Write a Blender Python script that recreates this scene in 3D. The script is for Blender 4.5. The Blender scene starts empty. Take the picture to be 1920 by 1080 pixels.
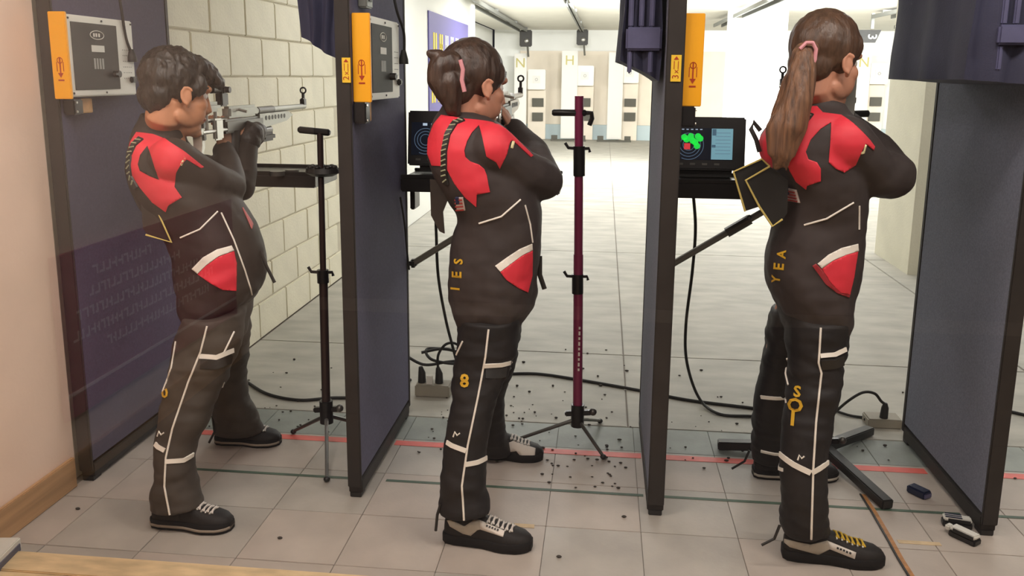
import bpy, bmesh, math, random
from mathutils import Vector, Matrix, noise
from mathutils.bvhtree import BVHTree
random.seed(7)
SC = bpy.context.scene
COL = SC.collection
PI = math.pi

# ---------------------------------------------------------------- camera
FPX, CY, YAW, TILT, ROLL, CAMH = 1604.01, 453.49, .1049, .1912, .0091, 1.4377
fwd = Vector((-math.sin(YAW)*math.cos(TILT), math.cos(YAW)*math.cos(TILT), -math.sin(TILT)))
rt = Vector((math.cos(YAW), math.sin(YAW), 0)); up = rt.cross(fwd)
RT = math.cos(ROLL)*rt + math.sin(ROLL)*up
UP = -math.sin(ROLL)*rt + math.cos(ROLL)*up
CAM = Vector((0, 0, CAMH))
cd = bpy.data.cameras.new('camera'); cam = bpy.data.objects.new('camera', cd); COL.objects.link(cam)
m = Matrix((RT, UP, -fwd)).transposed().to_4x4(); m.translation = CAM
cam.matrix_world = m
cd.sensor_width = 36; cd.lens = FPX/1920*36; cd.shift_y = (CY-540)/1920
cd.clip_start = .02
SC.camera = cam

# ---------------------------------------------------------------- world, exposure, lamps
w = bpy.data.worlds.new('world'); SC.world = w; w.use_nodes = True
w.node_tree.nodes['Background'].inputs[0].default_value = (.8, .85, 1, 1)
w.node_tree.nodes['Background'].inputs[1].default_value = .02
SC.view_settings.view_transform = 'Standard'; SC.view_settings.look = 'None'
SC.view_settings.gamma = 1; SC.view_settings.use_curve_mapping = False
SC.view_settings.exposure = 0.0
try: SC.cycles.max_bounces = 8; SC.cycles.diffuse_bounces = 4; SC.cycles.transparent_max_bounces = 12; SC.cycles.caustics_reflective = False
except Exception: pass

def lamp(name, loc, size, power, color, aim=None, spread=None):
    d = bpy.data.lights.new(name, 'AREA'); d.shape = 'RECTANGLE'; d.size, d.size_y = size
    d.energy = power; d.color = color
    if spread: d.spread = spread
    o = bpy.data.objects.new(name, d); COL.objects.link(o); o.location = loc
    if aim:
        v = Vector(aim)-Vector(loc); o.rotation_euler = v.to_track_quat('-Z', 'Y').to_euler()
    return o
WARM = (1, .90, .81); COOL = (1, .995, .985)
LAMPS = []
# observing side and firing line (warm), then the range (bright, neutral)
for x, y, p in ((-.9, 1.75, 22), (.9, 1.75, 22), (2.6, 1.9, 20)):
    LAMPS.append((x, y, 'warm')); lamp('lamp_firing_line', (x, y, 2.455), (1.15, .25), p, WARM)
for x, y, p in ((-.2, -.9, 58), (-1.1, 0.3, 26)):
    LAMPS.append((x, y, 'warm')); lamp('lamp_viewing_room', (x, y, 2.455), (1.15, .25), p, WARM)
for x in (-.6, 2.2, 5.0):
    for y, p in ((5.2, 16), (7.8, 31), (10.8, 90)):
        LAMPS.append((x, y, 'cool')); lamp('lamp_range', (x, y, 2.455), (1.15, .3), p, COOL)
for x in (-.2, 3.2, 6.0):
    lamp('lamp_backstop_fill', (x, 11.9, 2.40), (1.6, .3), 420, COOL, aim=(x, 20, 1.1))  # unseen lamps added and tilted to brighten the far wall

# ---------------------------------------------------------------- pixel measurement -> world point on plane Y / plane Z
def ray(x, y): return fwd + (x-960)/FPX*RT - (y-CY)/FPX*UP
def W(x, y, Y):
    d = ray(x, y); return CAM + d*(Y/d.y)
def G(x, y, z=0.0):
    d = ray(x, y); return CAM + d*((z-CAMH)/d.z)

# ---------------------------------------------------------------- materials
def lin(c):
    return tuple((v/255/12.92 if v/255 <= .04045 else ((v/255+.055)/1.055)**2.4) for v in c)
MATS = {}
def mat(name, rgb, rough=.5, metal=0, var=.0, vscale=8, bump=0, bscale=60, spec=.5, emit=0, stretch=None, rgb2=None, detail=4):
    if name in MATS: return MATS[name]
    m = bpy.data.materials.new(name); m.use_nodes = True
    nt = m.node_tree; b = nt.nodes['Principled BSDF']
    c = lin(rgb)
    b.inputs['Base Color'].default_value = (*c, 1)
    b.inputs['Roughness'].default_value = rough; b.inputs['Metallic'].default_value = metal
    b.inputs['Specular IOR Level'].default_value = spec
    tc = nt.nodes.new('ShaderNodeTexCoord'); src = tc.outputs['Object']
    if stretch:
        mp = nt.nodes.new('ShaderNodeMapping'); mp.inputs['Scale'].default_value = stretch
        nt.links.new(src, mp.inputs[0]); src = mp.outputs[0]
    if var or rgb2:
        n = nt.nodes.new('ShaderNodeTexNoise'); n.inputs['Scale'].default_value = vscale; n.inputs['Detail'].default_value = detail
        nt.links.new(src, n.inputs['Vector'])
        r = nt.nodes.new('ShaderNodeValToRGB')
        r.color_ramp.elements[0].position = .32; r.color_ramp.elements[1].position = .68
        c2 = lin(rgb2) if rgb2 else tuple(min(1, v*(1+var)) for v in c)
        c1 = c if rgb2 else tuple(v*(1-var) for v in c)
        r.color_ramp.elements[0].color = (*c1, 1); r.color_ramp.elements[1].color = (*c2, 1)
        nt.links.new(n.outputs['Fac'], r.inputs[0]); nt.links.new(r.outputs[0], b.inputs['Base Color'])
    if bump:
        n2 = nt.nodes.new('ShaderNodeTexNoise'); n2.inputs['Scale'].default_value = bscale; n2.inputs['Detail'].default_value = 5
        nt.links.new(src, n2.inputs['Vector'])
        bp = nt.nodes.new('ShaderNodeBump'); bp.inputs['Strength'].default_value = bump; bp.inputs['Distance'].default_value = .01
        nt.links.new(n2.outputs['Fac'], bp.inputs['Height']); nt.links.new(bp.outputs[0], b.inputs['Normal'])
    if emit:
        b.inputs['Emission Color'].default_value = (*c, 1); b.inputs['Emission Strength'].default_value = emit
    MATS[name] = m
    return m
M_tile = mat('floor_tile_grey', (181, 170, 160), .55, var=.10, vscale=5, bump=.05, bscale=90)
M_tile2 = mat('floor_tile_worn', (173, 166, 157), .5, var=.14, vscale=4, bump=.05, bscale=80)
M_tile3 = mat('floor_tile_green_grey', (140, 146, 140), .55, var=.14, vscale=7, bump=.05, bscale=80)
M_grout = mat('tile_joint', (140, 132, 123), .9)
M_slab = mat('concrete_floor', (176, 173, 163), .62, var=.15, vscale=3.5, bump=.06, bscale=40, stretch=(1, 2.2, 1), detail=8)
M_joint = mat('concrete_joint', (110, 104, 94), .9)
M_block = mat('painted_block', (240, 234, 212), .6, var=.04, vscale=6, bump=.25, bscale=70)
M_mortar = mat('painted_mortar', (214, 206, 184), .75, var=.06, bump=.2)
M_white = mat('white_wall', (236, 237, 231), .6, var=.02, vscale=2)
M_ceil = mat('ceiling_white', (226, 224, 214), .8, var=.03, vscale=2)
M_tan = mat('tan_plaster', (238, 212, 194), .7, var=.04, vscale=3, bump=.08, bscale=50)
M_wood = mat('oak_wood', (176, 140, 104), .5, var=.22, vscale=14, stretch=(1, .12, 3), bump=.06)
M_sill = mat('pale_oak', (222, 196, 154), .5, var=.18, vscale=26, stretch=(.35, 1, 1), bump=.05)
M_post = mat('dark_post', (52, 48, 46), .6, spec=.25, var=.12, vscale=10)
M_navy = mat('navy_fabric_panel', (76, 74, 98), .8, var=.10, vscale=120, bump=.25, bscale=500)
M_navyB = mat('navy_blue_panel', (94, 93, 118), .8, var=.10, vscale=120, bump=.25, bscale=500)
M_navy2 = mat('navy_carpet_panel', (118, 121, 138), .85, var=.14, vscale=160, bump=.3, bscale=500)
M_cloth = mat('navy_cover_cloth', (52, 53, 76), .75, var=.15, vscale=8, bump=.1, bscale=200)
M_cloth2 = mat('navy_strap_cloth', (84, 84, 116), .75, var=.1, vscale=20)
M_black = mat('matte_black', (32, 30, 29), .5)
M_blackmetal = mat('black_metal', (34, 32, 33), .35, metal=.3)
M_rubber = mat('black_rubber', (24, 23, 22), .6)
M_yellow = mat('yellow_plate', (246, 172, 14), .45)
M_label = mat('yellow_label', (238, 196, 52), .5)
M_redprint = mat('red_print', (168, 52, 20), .5)
M_encl = mat('white_enclosure', (232, 230, 220), .4)
M_greywin = mat('grey_window', (76, 76, 74), .6, spec=.15, var=.05)
M_offwhite = mat('off_white', (222, 220, 212), .5)
M_block_wood = mat('wood_scrap', (220, 168, 108), .6, var=.15, vscale=30)
M_silver = mat('silver_metal', (190, 188, 182), .28, metal=.85)
M_alu = mat('brushed_aluminium', (122, 124, 119), .45, metal=.4)
M_gun = mat('gun_grey', (92, 90, 86), .35, metal=.6)
M_maroon = mat('maroon_pole', (136, 44, 82), .35)
M_bronze = mat('dark_bronze_pole', (56, 42, 40), .35, metal=.2)
M_red = mat('jacket_red', (220, 50, 66), .6, var=.08, vscale=10, bump=.05, bscale=40)
M_jblack = mat('jacket_black', (64, 57, 56), .58, spec=.22, var=.12, vscale=9, bump=.07, bscale=30)
M_tblack = mat('trouser_black', (40, 37, 37), .55, spec=.2, var=.14, vscale=9, bump=.08, bscale=30)
M_thazed = mat('trouser_black_hazed', (74, 67, 61), .6, spec=.2, var=.12, vscale=9, bump=.08, bscale=30)  # black trousers lightened to hold the haze reflected by the window
M_jbrown = mat('jacket_brown_black', (56, 49, 45), .58, spec=.2, var=.12, vscale=9, bump=.07, bscale=30)  # black with a browner tone than the other jacket black
M_trim = mat('white_trim', (240, 234, 224), .6)
M_skin_t = mat('skin_tan', (196, 138, 104), .5, var=.05, vscale=20, bump=.05, bscale=200)
M_skin_l = mat('skin_light', (196, 140, 114), .5, var=.05, vscale=20, bump=.05, bscale=200)
M_hair_k = mat('hair_black', (44, 36, 30), .45, var=.35, vscale=60, stretch=(1, 1, .25), bump=.35, bscale=120)
M_hair_b = mat('hair_dark_brown', (64, 48, 40), .42, var=.35, vscale=60, stretch=(1, 1, .25), bump=.3, bscale=120)
M_hair_l = mat('hair_brown', (84, 62, 48), .42, var=.3, vscale=60, stretch=(1, 1, .2), bump=.3, bscale=120)
M_pony = mat('ponytail_brown', (136, 98, 72), .5, rgb2=(80, 58, 46), vscale=80, stretch=(1, 1, .08), bump=.5, bscale=150)
M_pink = mat('pink_hair_tie', (216, 150, 158), .6)
M_eyew = mat('eye_white', (236, 232, 226), .2)
M_iris = mat('eye_brown', (52, 36, 26), .2)
M_sole = mat('shoe_sole_black', (32, 30, 30), .7, spec=.2)
M_solegrey = mat('shoe_sole_line', (150, 138, 124), .6)
M_shoe = mat('shoe_black', (38, 35, 34), .6, spec=.25, var=.1, vscale=30, bump=.1)
M_shoegrey = mat('shoe_grey', (178, 170, 156), .6)
M_shoewhite = mat('shoe_white', (226, 218, 208), .55)
M_laceW = mat('lace_white', (220, 212, 204), .7)
M_laceY = mat('lace_yellow', (208, 170, 50), .7)
M_gold = mat('gold_lettering', (222, 176, 48), .5)
M_beige = mat('beige_backer', (232, 221, 202), .7, var=.04, vscale=3)
M_dim = mat('dark_vent', (86, 84, 74), .7)
M_curb = mat('pale_blue_curb', (186, 202, 204), .6)
M_banner = mat('banner_violet', (104, 98, 158), .6)
M_banY = mat('banner_yellow', (238, 214, 60), .6)
M_banW = mat('banner_white', (240, 238, 232), .6)
M_purple = mat('purple_banner', (170, 74, 104), .6)
M_purpleL = mat('purple_banner_pale', (232, 200, 206), .6)
M_redtape = mat('red_tape', (232, 108, 98), .5, var=.12, vscale=12)
M_greenline = mat('green_line', (72, 92, 76), .6, var=.2, vscale=14)
M_tapeold = mat('tape_residue', (206, 182, 146), .8, var=.1, vscale=30)
M_brass = mat('brown_tape_line', (172, 120, 70), .5, var=.3, vscale=40)
M_blue = mat('dark_blue_plastic', (26, 34, 62), .4)
M_screen = mat('screen_dark', (14, 20, 32), .2, emit=.5)
M_scyan = mat('screen_cyan', (120, 170, 186), .3, emit=.55)
M_sgreen = mat('screen_green', (20, 220, 70), .3, emit=.7)
M_sred = mat('screen_red', (220, 60, 66), .3, emit=.6)
M_sline = mat('screen_lines', (100, 124, 150), .3, emit=.5)
M_stext = mat('screen_text', (180, 200, 220), .3, emit=.7)
M_scdim = mat('screen_text_dim', (74, 110, 134), .3, emit=.4)
M_debris = mat('floor_debris', (62, 56, 50), .8)
M_navyflag = mat('flag_blue', (40, 44, 80), .7)
M_stripe = mat('flag_red', (168, 60, 56), .7)
M_glove = mat('glove_black_leather', (46, 38, 36), .5, var=.15, vscale=20, bump=.25, bscale=90)
M_gloveR = mat('glove_red', (92, 34, 34), .6)

def glass_mat():
    m = bpy.data.materials.new('window_glass'); m.use_nodes = True; nt = m.node_tree
    for n in list(nt.nodes): nt.nodes.remove(n)
    out = nt.nodes.new('ShaderNodeOutputMaterial'); mix = nt.nodes.new('ShaderNodeMixShader')
    tr = nt.nodes.new('ShaderNodeBsdfTransparent'); gl = nt.nodes.new('ShaderNodeBsdfGlossy')
    gl.inputs['Roughness'].default_value = 0.0
    fr = nt.nodes.new('ShaderNodeFresnel'); fr.inputs['IOR'].default_value = 1.5
    mu = nt.nodes.new('ShaderNodeMath'); mu.operation = 'MULTIPLY'; mu.inputs[1].default_value = 1.85; mu.use_clamp = True
    nt.links.new(fr.outputs[0], mu.inputs[0]); nt.links.new(mu.outputs[0], mix.inputs[0])
    nt.links.new(tr.outputs[0], mix.inputs[1]); nt.links.new(gl.outputs[0], mix.inputs[2]); nt.links.new(mix.outputs[0], out.inputs[0])
    return m

# ---------------------------------------------------------------- mesh helpers
class MB:
    def __init__(s): s.v = []; s.f = []; s.mi = []; s.mats = []; s.cur = 0
    def use(s, m):
        if m not in s.mats: s.mats.append(m)
        s.cur = s.mats.index(m); return s
    def add(s, vs, fs):
        o = len(s.v); s.v += [Vector(v) for v in vs]
        s.f += [tuple(i+o for i in f) for f in fs]; s.mi += [s.cur]*len(fs); return s
    def box(s, c, size, rot=None, bev=0):
        c = Vector(c); x, y, z = (d/2 for d in size)
        if bev <= 0:
            vs = [Vector((a*x, b*y, d*z)) for a in (-1, 1) for b in (-1, 1) for d in (-1, 1)]
            fs = [(0, 1, 3, 2), (4, 6, 7, 5), (0, 4, 5, 1), (2, 3, 7, 6), (0, 2, 6, 4), (1, 5, 7, 3)]
        else:
            bm = bmesh.new(); bmesh.ops.create_cube(bm, size=1)
            for v in bm.verts: v.co = Vector((v.co.x*2*x, v.co.y*2*y, v.co.z*2*z))
            bmesh.ops.bevel(bm, geom=bm.edges[:], offset=min(bev, .45*min(2*x, 2*y, 2*z)), segments=2, affect='EDGES')
            bm.verts.index_update()
            vs = [v.co.copy() for v in bm.verts]; fs = [tuple(v.index for v in f.verts) for f in bm.faces]; bm.free()
        if rot is not None: vs = [rot @ v for v in vs]
        return s.add([v+c for v in vs], fs)
    def between(s, a, b, w, t, bev=0, upv=(0, 0, 1)):
        a, b = Vector(a), Vector(b); d = (b-a); L = d.length; d.normalize()
        u = Vector(upv); x = d.cross(u)
        if x.length < 1e-4: x = Vector((1, 0, 0))
        x.normalize(); z = x.cross(d)
        R = Matrix((x, d, z)).transposed()
        return s.box((a+b)/2, (w, L, t), R, bev)
    def ring_loft(s, rings, cap=True, closed=False):
        n = len(rings[0]); vs = [p for r in rings for p in r]; fs = []
        k = len(rings)
        for i in range(k if closed else k-1):
            for j in range(n):
                a = i*n+j; b = i*n+(j+1) % n; c = ((i+1) % k)*n+(j+1) % n; d = ((i+1) % k)*n+j
                fs.append((a, b, c, d))
        if cap and not closed:
            fs.append(tuple(reversed(range(n)))); fs.append(tuple(range((k-1)*n, k*n)))
        return s.add(vs, fs)
    def tube(s, pts, r, n=8, cap=True, closed=False, flat=1.0, upv=None):
        pts = [Vector(p) for p in pts]; k = len(pts)
        rs = r if isinstance(r, (list, tuple)) else [r]*k
        rings = []; prev = None
        for i, p in enumerate(pts):
            if closed: t = pts[(i+1) % k]-pts[i-1]
            else: t = (pts[min(i+1, k-1)]-pts[max(i-1, 0)])
            t.normalize()
            if prev is None:
                u = Vector(upv) if upv else (Vector((0, 0, 1)) if abs(t.z) < .9 else Vector((1, 0, 0)))
            else: u = prev
            x = u - t*u.dot(t); x.normalize(); y = t.cross(x); prev = x
            rings.append([p + x*(math.cos(a)*rs[i]) + y*(math.sin(a)*rs[i]*flat) for a in (2*PI*q/n for q in range(n))])
        return s.ring_loft(rings, cap, closed)
    def cyl(s, a, b, r, r2=None, n=16): return s.tube([a, b], [r, r if r2 is None else r2], n)
    def ball(s, c, r, rot=None, nu=16, nv=10):
        rx, ry, rz = r if isinstance(r, (tuple, list)) else (r, r, r)
        vs = [Vector((0, 0, rz))]; fs = []
        for i in range(1, nv):
            th = PI*i/nv
            for j in range(nu):
                ph = 2*PI*j/nu; vs.append(Vector((rx*math.sin(th)*math.cos(ph), ry*math.sin(th)*math.sin(ph), rz*math.cos(th))))
        vs.append(Vector((0, 0, -rz)))
        for j in range(nu): fs.append((0, 1+j, 1+(j+1) % nu))
        for i in range(nv-2):
            for j in range(nu):
                a = 1+i*nu+j; b = 1+i*nu+(j+1) % nu; fs.append((a, a+nu, b+nu, b))
        l = len(vs)-1; o = 1+(nv-2)*nu
        for j in range(nu): fs.append((o+j, l, o+(j+1) % nu))
        if rot is not None: vs = [rot @ v for v in vs]
        c = Vector(c); return s.add([v+c for v in vs], fs)
    def torus(s, c, R, r, axis=(0, 1, 0), n=24, k=8, a0=0, a1=2*PI):
        ax = Vector(axis).normalized(); u = ax.orthogonal().normalized(); v = ax.cross(u); c = Vector(c)
        full = abs(a1-a0-2*PI) < 1e-6
        pts = [c+u*(R*math.cos(a0+(a1-a0)*i/(n if full else n-1)))+v*(R*math.sin(a0+(a1-a0)*i/(n if full else n-1))) for i in range(n)]
        return s.tube(pts, r, k, cap=not full, closed=full, upv=ax)
    def prism(s, poly, d):
        """closed polygon (list of points) swept by vector d"""
        n = len(poly); p = [Vector(a) for a in poly]; d = Vector(d)
        vs = p+[a+d for a in p]
        fs = [tuple(range(n))[::-1], tuple(range(n, 2*n))]+[(i, (i+1) % n, (i+1) % n+n, i+n) for i in range(n)]
        return s.add(vs, fs)
    def mesh(s, name, smooth=None):
        me = bpy.data.meshes.new(name); me.from_pydata([tuple(v) for v in s.v], [], s.f)
        for mm in s.mats: me.materials.append(mm)
        if len(s.mats) > 1: me.polygons.foreach_set('material_index', s.mi)
        bm = bmesh.new(); bm.from_mesh(me); bmesh.ops.recalc_face_normals(bm, faces=bm.faces[:])
        bm.to_mesh(me); bm.free()
        if smooth is not None:
            me.shade_smooth()
            try: me.set_sharp_from_angle(angle=math.radians(smooth))
            except Exception: pass
        me.update(); return me
    def build(s, name, m=None, parent=None, smooth=35):
        if m is not None and not s.mats: s.use(m); s.mi = [0]*len(s.f)
        o = bpy.data.objects.new(name, s.mesh(name, smooth)); COL.objects.link(o)
        if parent is not None:
            o.parent = parent; o.matrix_parent_inverse = Matrix.Translation(-wloc(parent))
        return o
def wloc(o):
    v = Vector(o.location)
    if o.parent is not None: v = Vector((0, 0, 0))
    return v
def tag(o, label=None, cat=None, group=None, kind=None):
    if label: o['label'] = label
    if cat: o['category'] = cat
    if group: o['group'] = group
    if kind: o['kind'] = kind
    return o
def thing(name, loc, label, cat, group=None):
    o = bpy.data.objects.new(name, None); COL.objects.link(o); o.location = loc; o.empty_display_size = .1
    return tag(o, label, cat, group)
def struct(name, mb, m=None, parent=None, smooth=None):
    o = mb.build(name, m, parent, smooth)
    if parent is None: o['kind'] = 'structure'
    return o
def text_mesh(s, body, size, origin, ux, uy, m, depth=.0008):
    """flat lettering, appended to MB s; ux/uy are the writing and upward directions"""
    c = bpy.data.curves.new('t', 'FONT'); c.body = body; c.size = size; c.align_x = 'CENTER'; c.align_y = 'CENTER'; c.resolution_u = 3
    o = bpy.data.objects.new('t', c); COL.objects.link(o)
    dg = bpy.context.evaluated_depsgraph_get(); me = bpy.data.meshes.new_from_object(o.evaluated_get(dg))
    ux, uy = Vector(ux).normalized(), Vector(uy).normalized(); n = ux.cross(uy); origin = Vector(origin)
    s.use(m); s.add([origin+ux*v.co.x+uy*v.co.y+n*depth for v in me.vertices], [tuple(p.vertices) for p in me.polygons])
    bpy.data.objects.remove(o); bpy.data.curves.remove(c); bpy.data.meshes.remove(me)
    return s

def remesh(mb, voxel, smooth_it=5, wr=0, wscale=9, wdir=(1, 1, 1), fn=None):
    """one continuous surface from overlapping closed shapes; returns a Mesh in world coordinates"""
    o = mb.build('tmp', M_black)
    md = o.modifiers.new('r', 'REMESH'); md.mode = 'VOXEL'; md.voxel_size = voxel; md.use_smooth_shade = True
    if smooth_it:
        sm = o.modifiers.new('s', 'SMOOTH'); sm.factor = .5; sm.iterations = smooth_it
    dg = bpy.context.evaluated_depsgraph_get(); dg.update()
    me = bpy.data.meshes.new_from_object(o.evaluated_get(dg))
    bpy.data.objects.remove(o)
    me.materials.clear()
    if wr:
        no = [v.normal.copy() for v in me.vertices]; wd = Vector(wdir)
        for v, n in zip(me.vertices, no):
            p = Vector((v.co.x*wd.x, v.co.y*wd.y, v.co.z*wd.z))*wscale
            k = noise.noise(p)+.5*noise.noise(p*2.1)
            a = wr if fn is None else wr*fn(v.co)
            v.co += n*(a*k)
    me.shade_smooth(); me.update()
    return me
def obj_from(me, name, m, parent):
    me.name = name; me.materials.clear(); me.materials.append(m)
    o = bpy.data.objects.new(name, me); COL.objects.link(o)
    if parent is not None: o.parent = parent; o.matrix_parent_inverse = Matrix.Translation(-wloc(parent))
    return o
def pip(p, poly):
    x, y = p; c = False; n = len(poly); j = n-1
    for i in range(n):
        xi, yi = poly[i]; xj, yj = poly[j]
        if (yi > y) != (yj > y) and x < (xj-xi)*(y-yi)/(yj-yi)+xi: c = not c
        j = i
    return c
class Skin:
    """a garment surface on which panels, seams and lettering are laid"""
    def __init__(s, me, ref, Yref):
        s.co = [v.co.copy() for v in me.vertices]; s.no = [v.normal.copy() for v in me.vertices]
        s.fa = [tuple(p.vertices) for p in me.polygons]; s.fn = [p.normal.copy() for p in me.polygons]
        s.Y = Yref
        s.d = (W(ref[0], ref[1], Yref)-CAM).normalized()
        s.u = s.d.cross(Vector((0, 0, 1))).normalized(); s.w = s.u.cross(s.d)
        s.bvh = BVHTree.FromPolygons(s.co, s.fa)
        s.p2 = [(c.dot(s.u), c.dot(s.w)) for c in s.co]
    def p(s, px):
        q = W(px[0], px[1], s.Y); return (q.dot(s.u), q.dot(s.w))
    def patch(s, name, poly, m, parent, off=.0025, nmax=.25, dmax=None):
        pl = [s.p(a) for a in poly]
        x0, x1 = min(a[0] for a in pl)-.02, max(a[0] for a in pl)+.02
        y0, y1 = min(a[1] for a in pl)-.02, max(a[1] for a in pl)+.02
        idx = {}; vs = []; fs = []
        for f, n in zip(s.fa, s.fn):
            if n.dot(s.d) > nmax: continue
            a, b = s.p2[f[0]]
            if not (x0 < a < x1 and y0 < b < y1): continue
            if dmax is not None and s.co[f[0]].y > dmax: continue
            t = []
            for i in f:
                if i not in idx: idx[i] = len(vs); vs.append(s.co[i]+s.no[i]*off)
                t.append(idx[i])
            fs.append(t)
        bm = bmesh.new()
        bv = [bm.verts.new(v) for v in vs]
        for t in fs:
            try: bm.faces.new([bv[i] for i in t])
            except ValueError: pass
        n = len(poly)
        for i in range(n):
            a, b = pl[i], pl[(i+1) % n]
            e = s.u*(b[0]-a[0])+s.w*(b[1]-a[1])
            if e.length < 1e-6: continue
            pn = e.cross(s.d).normalized()
            bmesh.ops.bisect_plane(bm, geom=bm.verts[:]+bm.edges[:]+bm.faces[:], dist=1e-6, plane_co=s.u*a[0]+s.w*a[1], plane_no=pn)
        kill = []
        for f in bm.faces:
            c = f.calc_center_median()
            if not pip((c.dot(s.u), c.dot(s.w)), pl): kill.append(f)
        bmesh.ops.delete(bm, geom=kill, context='FACES')
        me = bpy.data.meshes.new(name); bm.to_mesh(me); bm.free(); me.shade_smooth()
        o = obj_from(me, name, m, parent)
        sd = o.modifiers.new('thickness', 'SOLIDIFY'); sd.thickness = off*.9; sd.offset = -1
        return o
    def hit(s, px):
        q = W(px[0], px[1], s.Y); r = s.bvh.ray_cast(q-s.d*1.2, s.d, 2.2)
        return r[0], r[1]
    def line(s, pts, step=.012):
        out = []
        for a, b in zip(pts[:-1], pts[1:]):
            L = (W(*b, s.Y)-W(*a, s.Y)).length; n = max(1, int(L/step))
            for i in range(n): out.append((a[0]+(b[0]-a[0])*i/n, a[1]+(b[1]-a[1])*i/n))
        out.append(pts[-1])
        res = []
        for q in out:
            h, nn = s.hit(q)
            if h is not None: res.append((h, nn))
        return res
    def seam(s, name, pts, m, parent, r=.003, flat=1.0):
        L = s.line(pts)
        if len(L) < 2: return None
        mb = MB(); mb.tube([h+n*(r*.35) for h, n in L], r, 6)
        return mb.build(name, m, parent)
    def band(s, name, pts, m, parent, wd=.012, th=.004):
        L = s.line(pts)
        if len(L) < 2: return None
        P = [h+n*.001 for h, n in L]; mb = MB(); rings = []
        for i, (p, (h, n)) in enumerate(zip(P, L)):
            t = (P[min(i+1, len(P)-1)]-P[max(i-1, 0)]).normalized(); b = n.cross(t).normalized()
            rings.append([p+b*(wd/2)-n*.003, p+b*(wd/2)+n*th, p-b*(wd/2)+n*th, p-b*(wd/2)-n*.003])
        mb.ring_loft(rings); return mb.build(name, m, parent)

def section(yl, xl, yr, xr, Yc, ry, n=32, p=2.5, minr=.55):
    a, b = W(xl, yl, Yc), W(xr, yr, Yc); c = (a+b)/2; ax = (b-a)/2
    hx = ax.length; tn = c.x/c.y
    rx = math.sqrt(max((hx*minr)**2, hx*hx-(ry*tn)**2)); ax = ax.normalized()*rx; ay = Vector((0, ry, 0))
    r = []
    for i in range(n):
        t = 2*PI*i/n; ct, st = math.cos(t), math.sin(t)
        r.append(c+ax*(math.copysign(abs(ct)**(2/p), ct))+ay*(math.copysign(abs(st)**(2/p), st)))
    return r
def limb(mb, pts, n=16):
    """pts: (px, py, Y, radius)"""
    P = [W(a, b, Y) for a, b, Y, r in pts]; R = [q[3] for q in pts]
    PP, RR = [], []
    for i in range(len(P)-1):
        for k in range(6):
            t = k/6; PP.append(P[i].lerp(P[i+1], t)); RR.append(R[i]*(1-t)+R[i+1]*t)
    PP.append(P[-1]); RR.append(R[-1])
    mb.tube(PP, RR, n)
    for a, r in zip(P, R): mb.ball(a, r*.995, nu=n, nv=10)
    return mb

# ================================================================ SETTING
# ---- floor: tiles of the firing line, concrete slabs of the range, wooden threshold
fl = MB(); fl.use(M_grout).box((3.0, 8.5, -.056), (11.0, 24.0, .1))
floor = struct('floor', fl)
XJ = [-.763+.3065*i for i in range(-4, 16)]; XJ[0] = -1.828
YJ = [2.205, 2.257, 2.559, 2.864, 3.168, 3.40]
tile_cache = {}
for j in range(len(YJ)-1):
    for i in range(len(XJ)-1):
        wx_, wy_ = XJ[i+1]-XJ[i]-.0016, YJ[j+1]-YJ[j]-.0016
        mm = M_tile3 if j == 4 else (M_tile2 if (i*7+j*3) % 5 in (0, 2) else M_tile)
        key = (round(wx_, 3), round(wy_, 3), mm.name)
        if key not in tile_cache:
            tile_cache[key] = MB().use(mm).box((0, 0, -.003), (wx_, wy_, .006), bev=.0012).mesh('floor_tile')
        o = bpy.data.objects.new('floor_tile', tile_cache[key]); COL.objects.link(o)
        o.parent = floor; o.location = ((XJ[i]+XJ[i+1])/2, (YJ[j]+YJ[j+1])/2, random.uniform(-.0006, 0))
SX = [-1.85, .137, 2.15, 4.2, 8.4]; SY = [3.402, 4.352, 7.06, 10.0, 13.2, 16.4, 20.4]
for j in range(len(SY)-1):
    for i in range(len(SX)-1):
        mb = MB().use(M_slab).box(((SX[i]+SX[i+1])/2, (SY[j]+SY[j+1])/2, -.006), (SX[i+1]-SX[i]-.006, SY[j+1]-SY[j]-.006, .012), bev=.003)
        mb.build('concrete_slab', None, floor)
MB().use(M_slab).box((-2.26, 16.3, -.006), (.80, 8.2, .012)).build('concrete_slab', None, floor)
mb = MB().use(M_sill)
mb.box((.9, 2.155, .002), (5.45, .10, .012), bev=.003); mb.build('threshold_board', None, floor)
for k in range(5):
    MB().use(M_sill).box((.9, 2.03-.153*k, -.001), (5.45, .15, .01), bev=.002).build('floor_board', None, floor)
for k in range(5):
    MB().use(mat('added_floor_dark', (54, 52, 54), .95, var=.15, vscale=40)).box((.9, .90-.80*k, -.003), (5.45, .798, .006), bev=.002).build('added_dark_floor', None, floor)  # unseen dark floor added so the window pane reflects less brown haze

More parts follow.
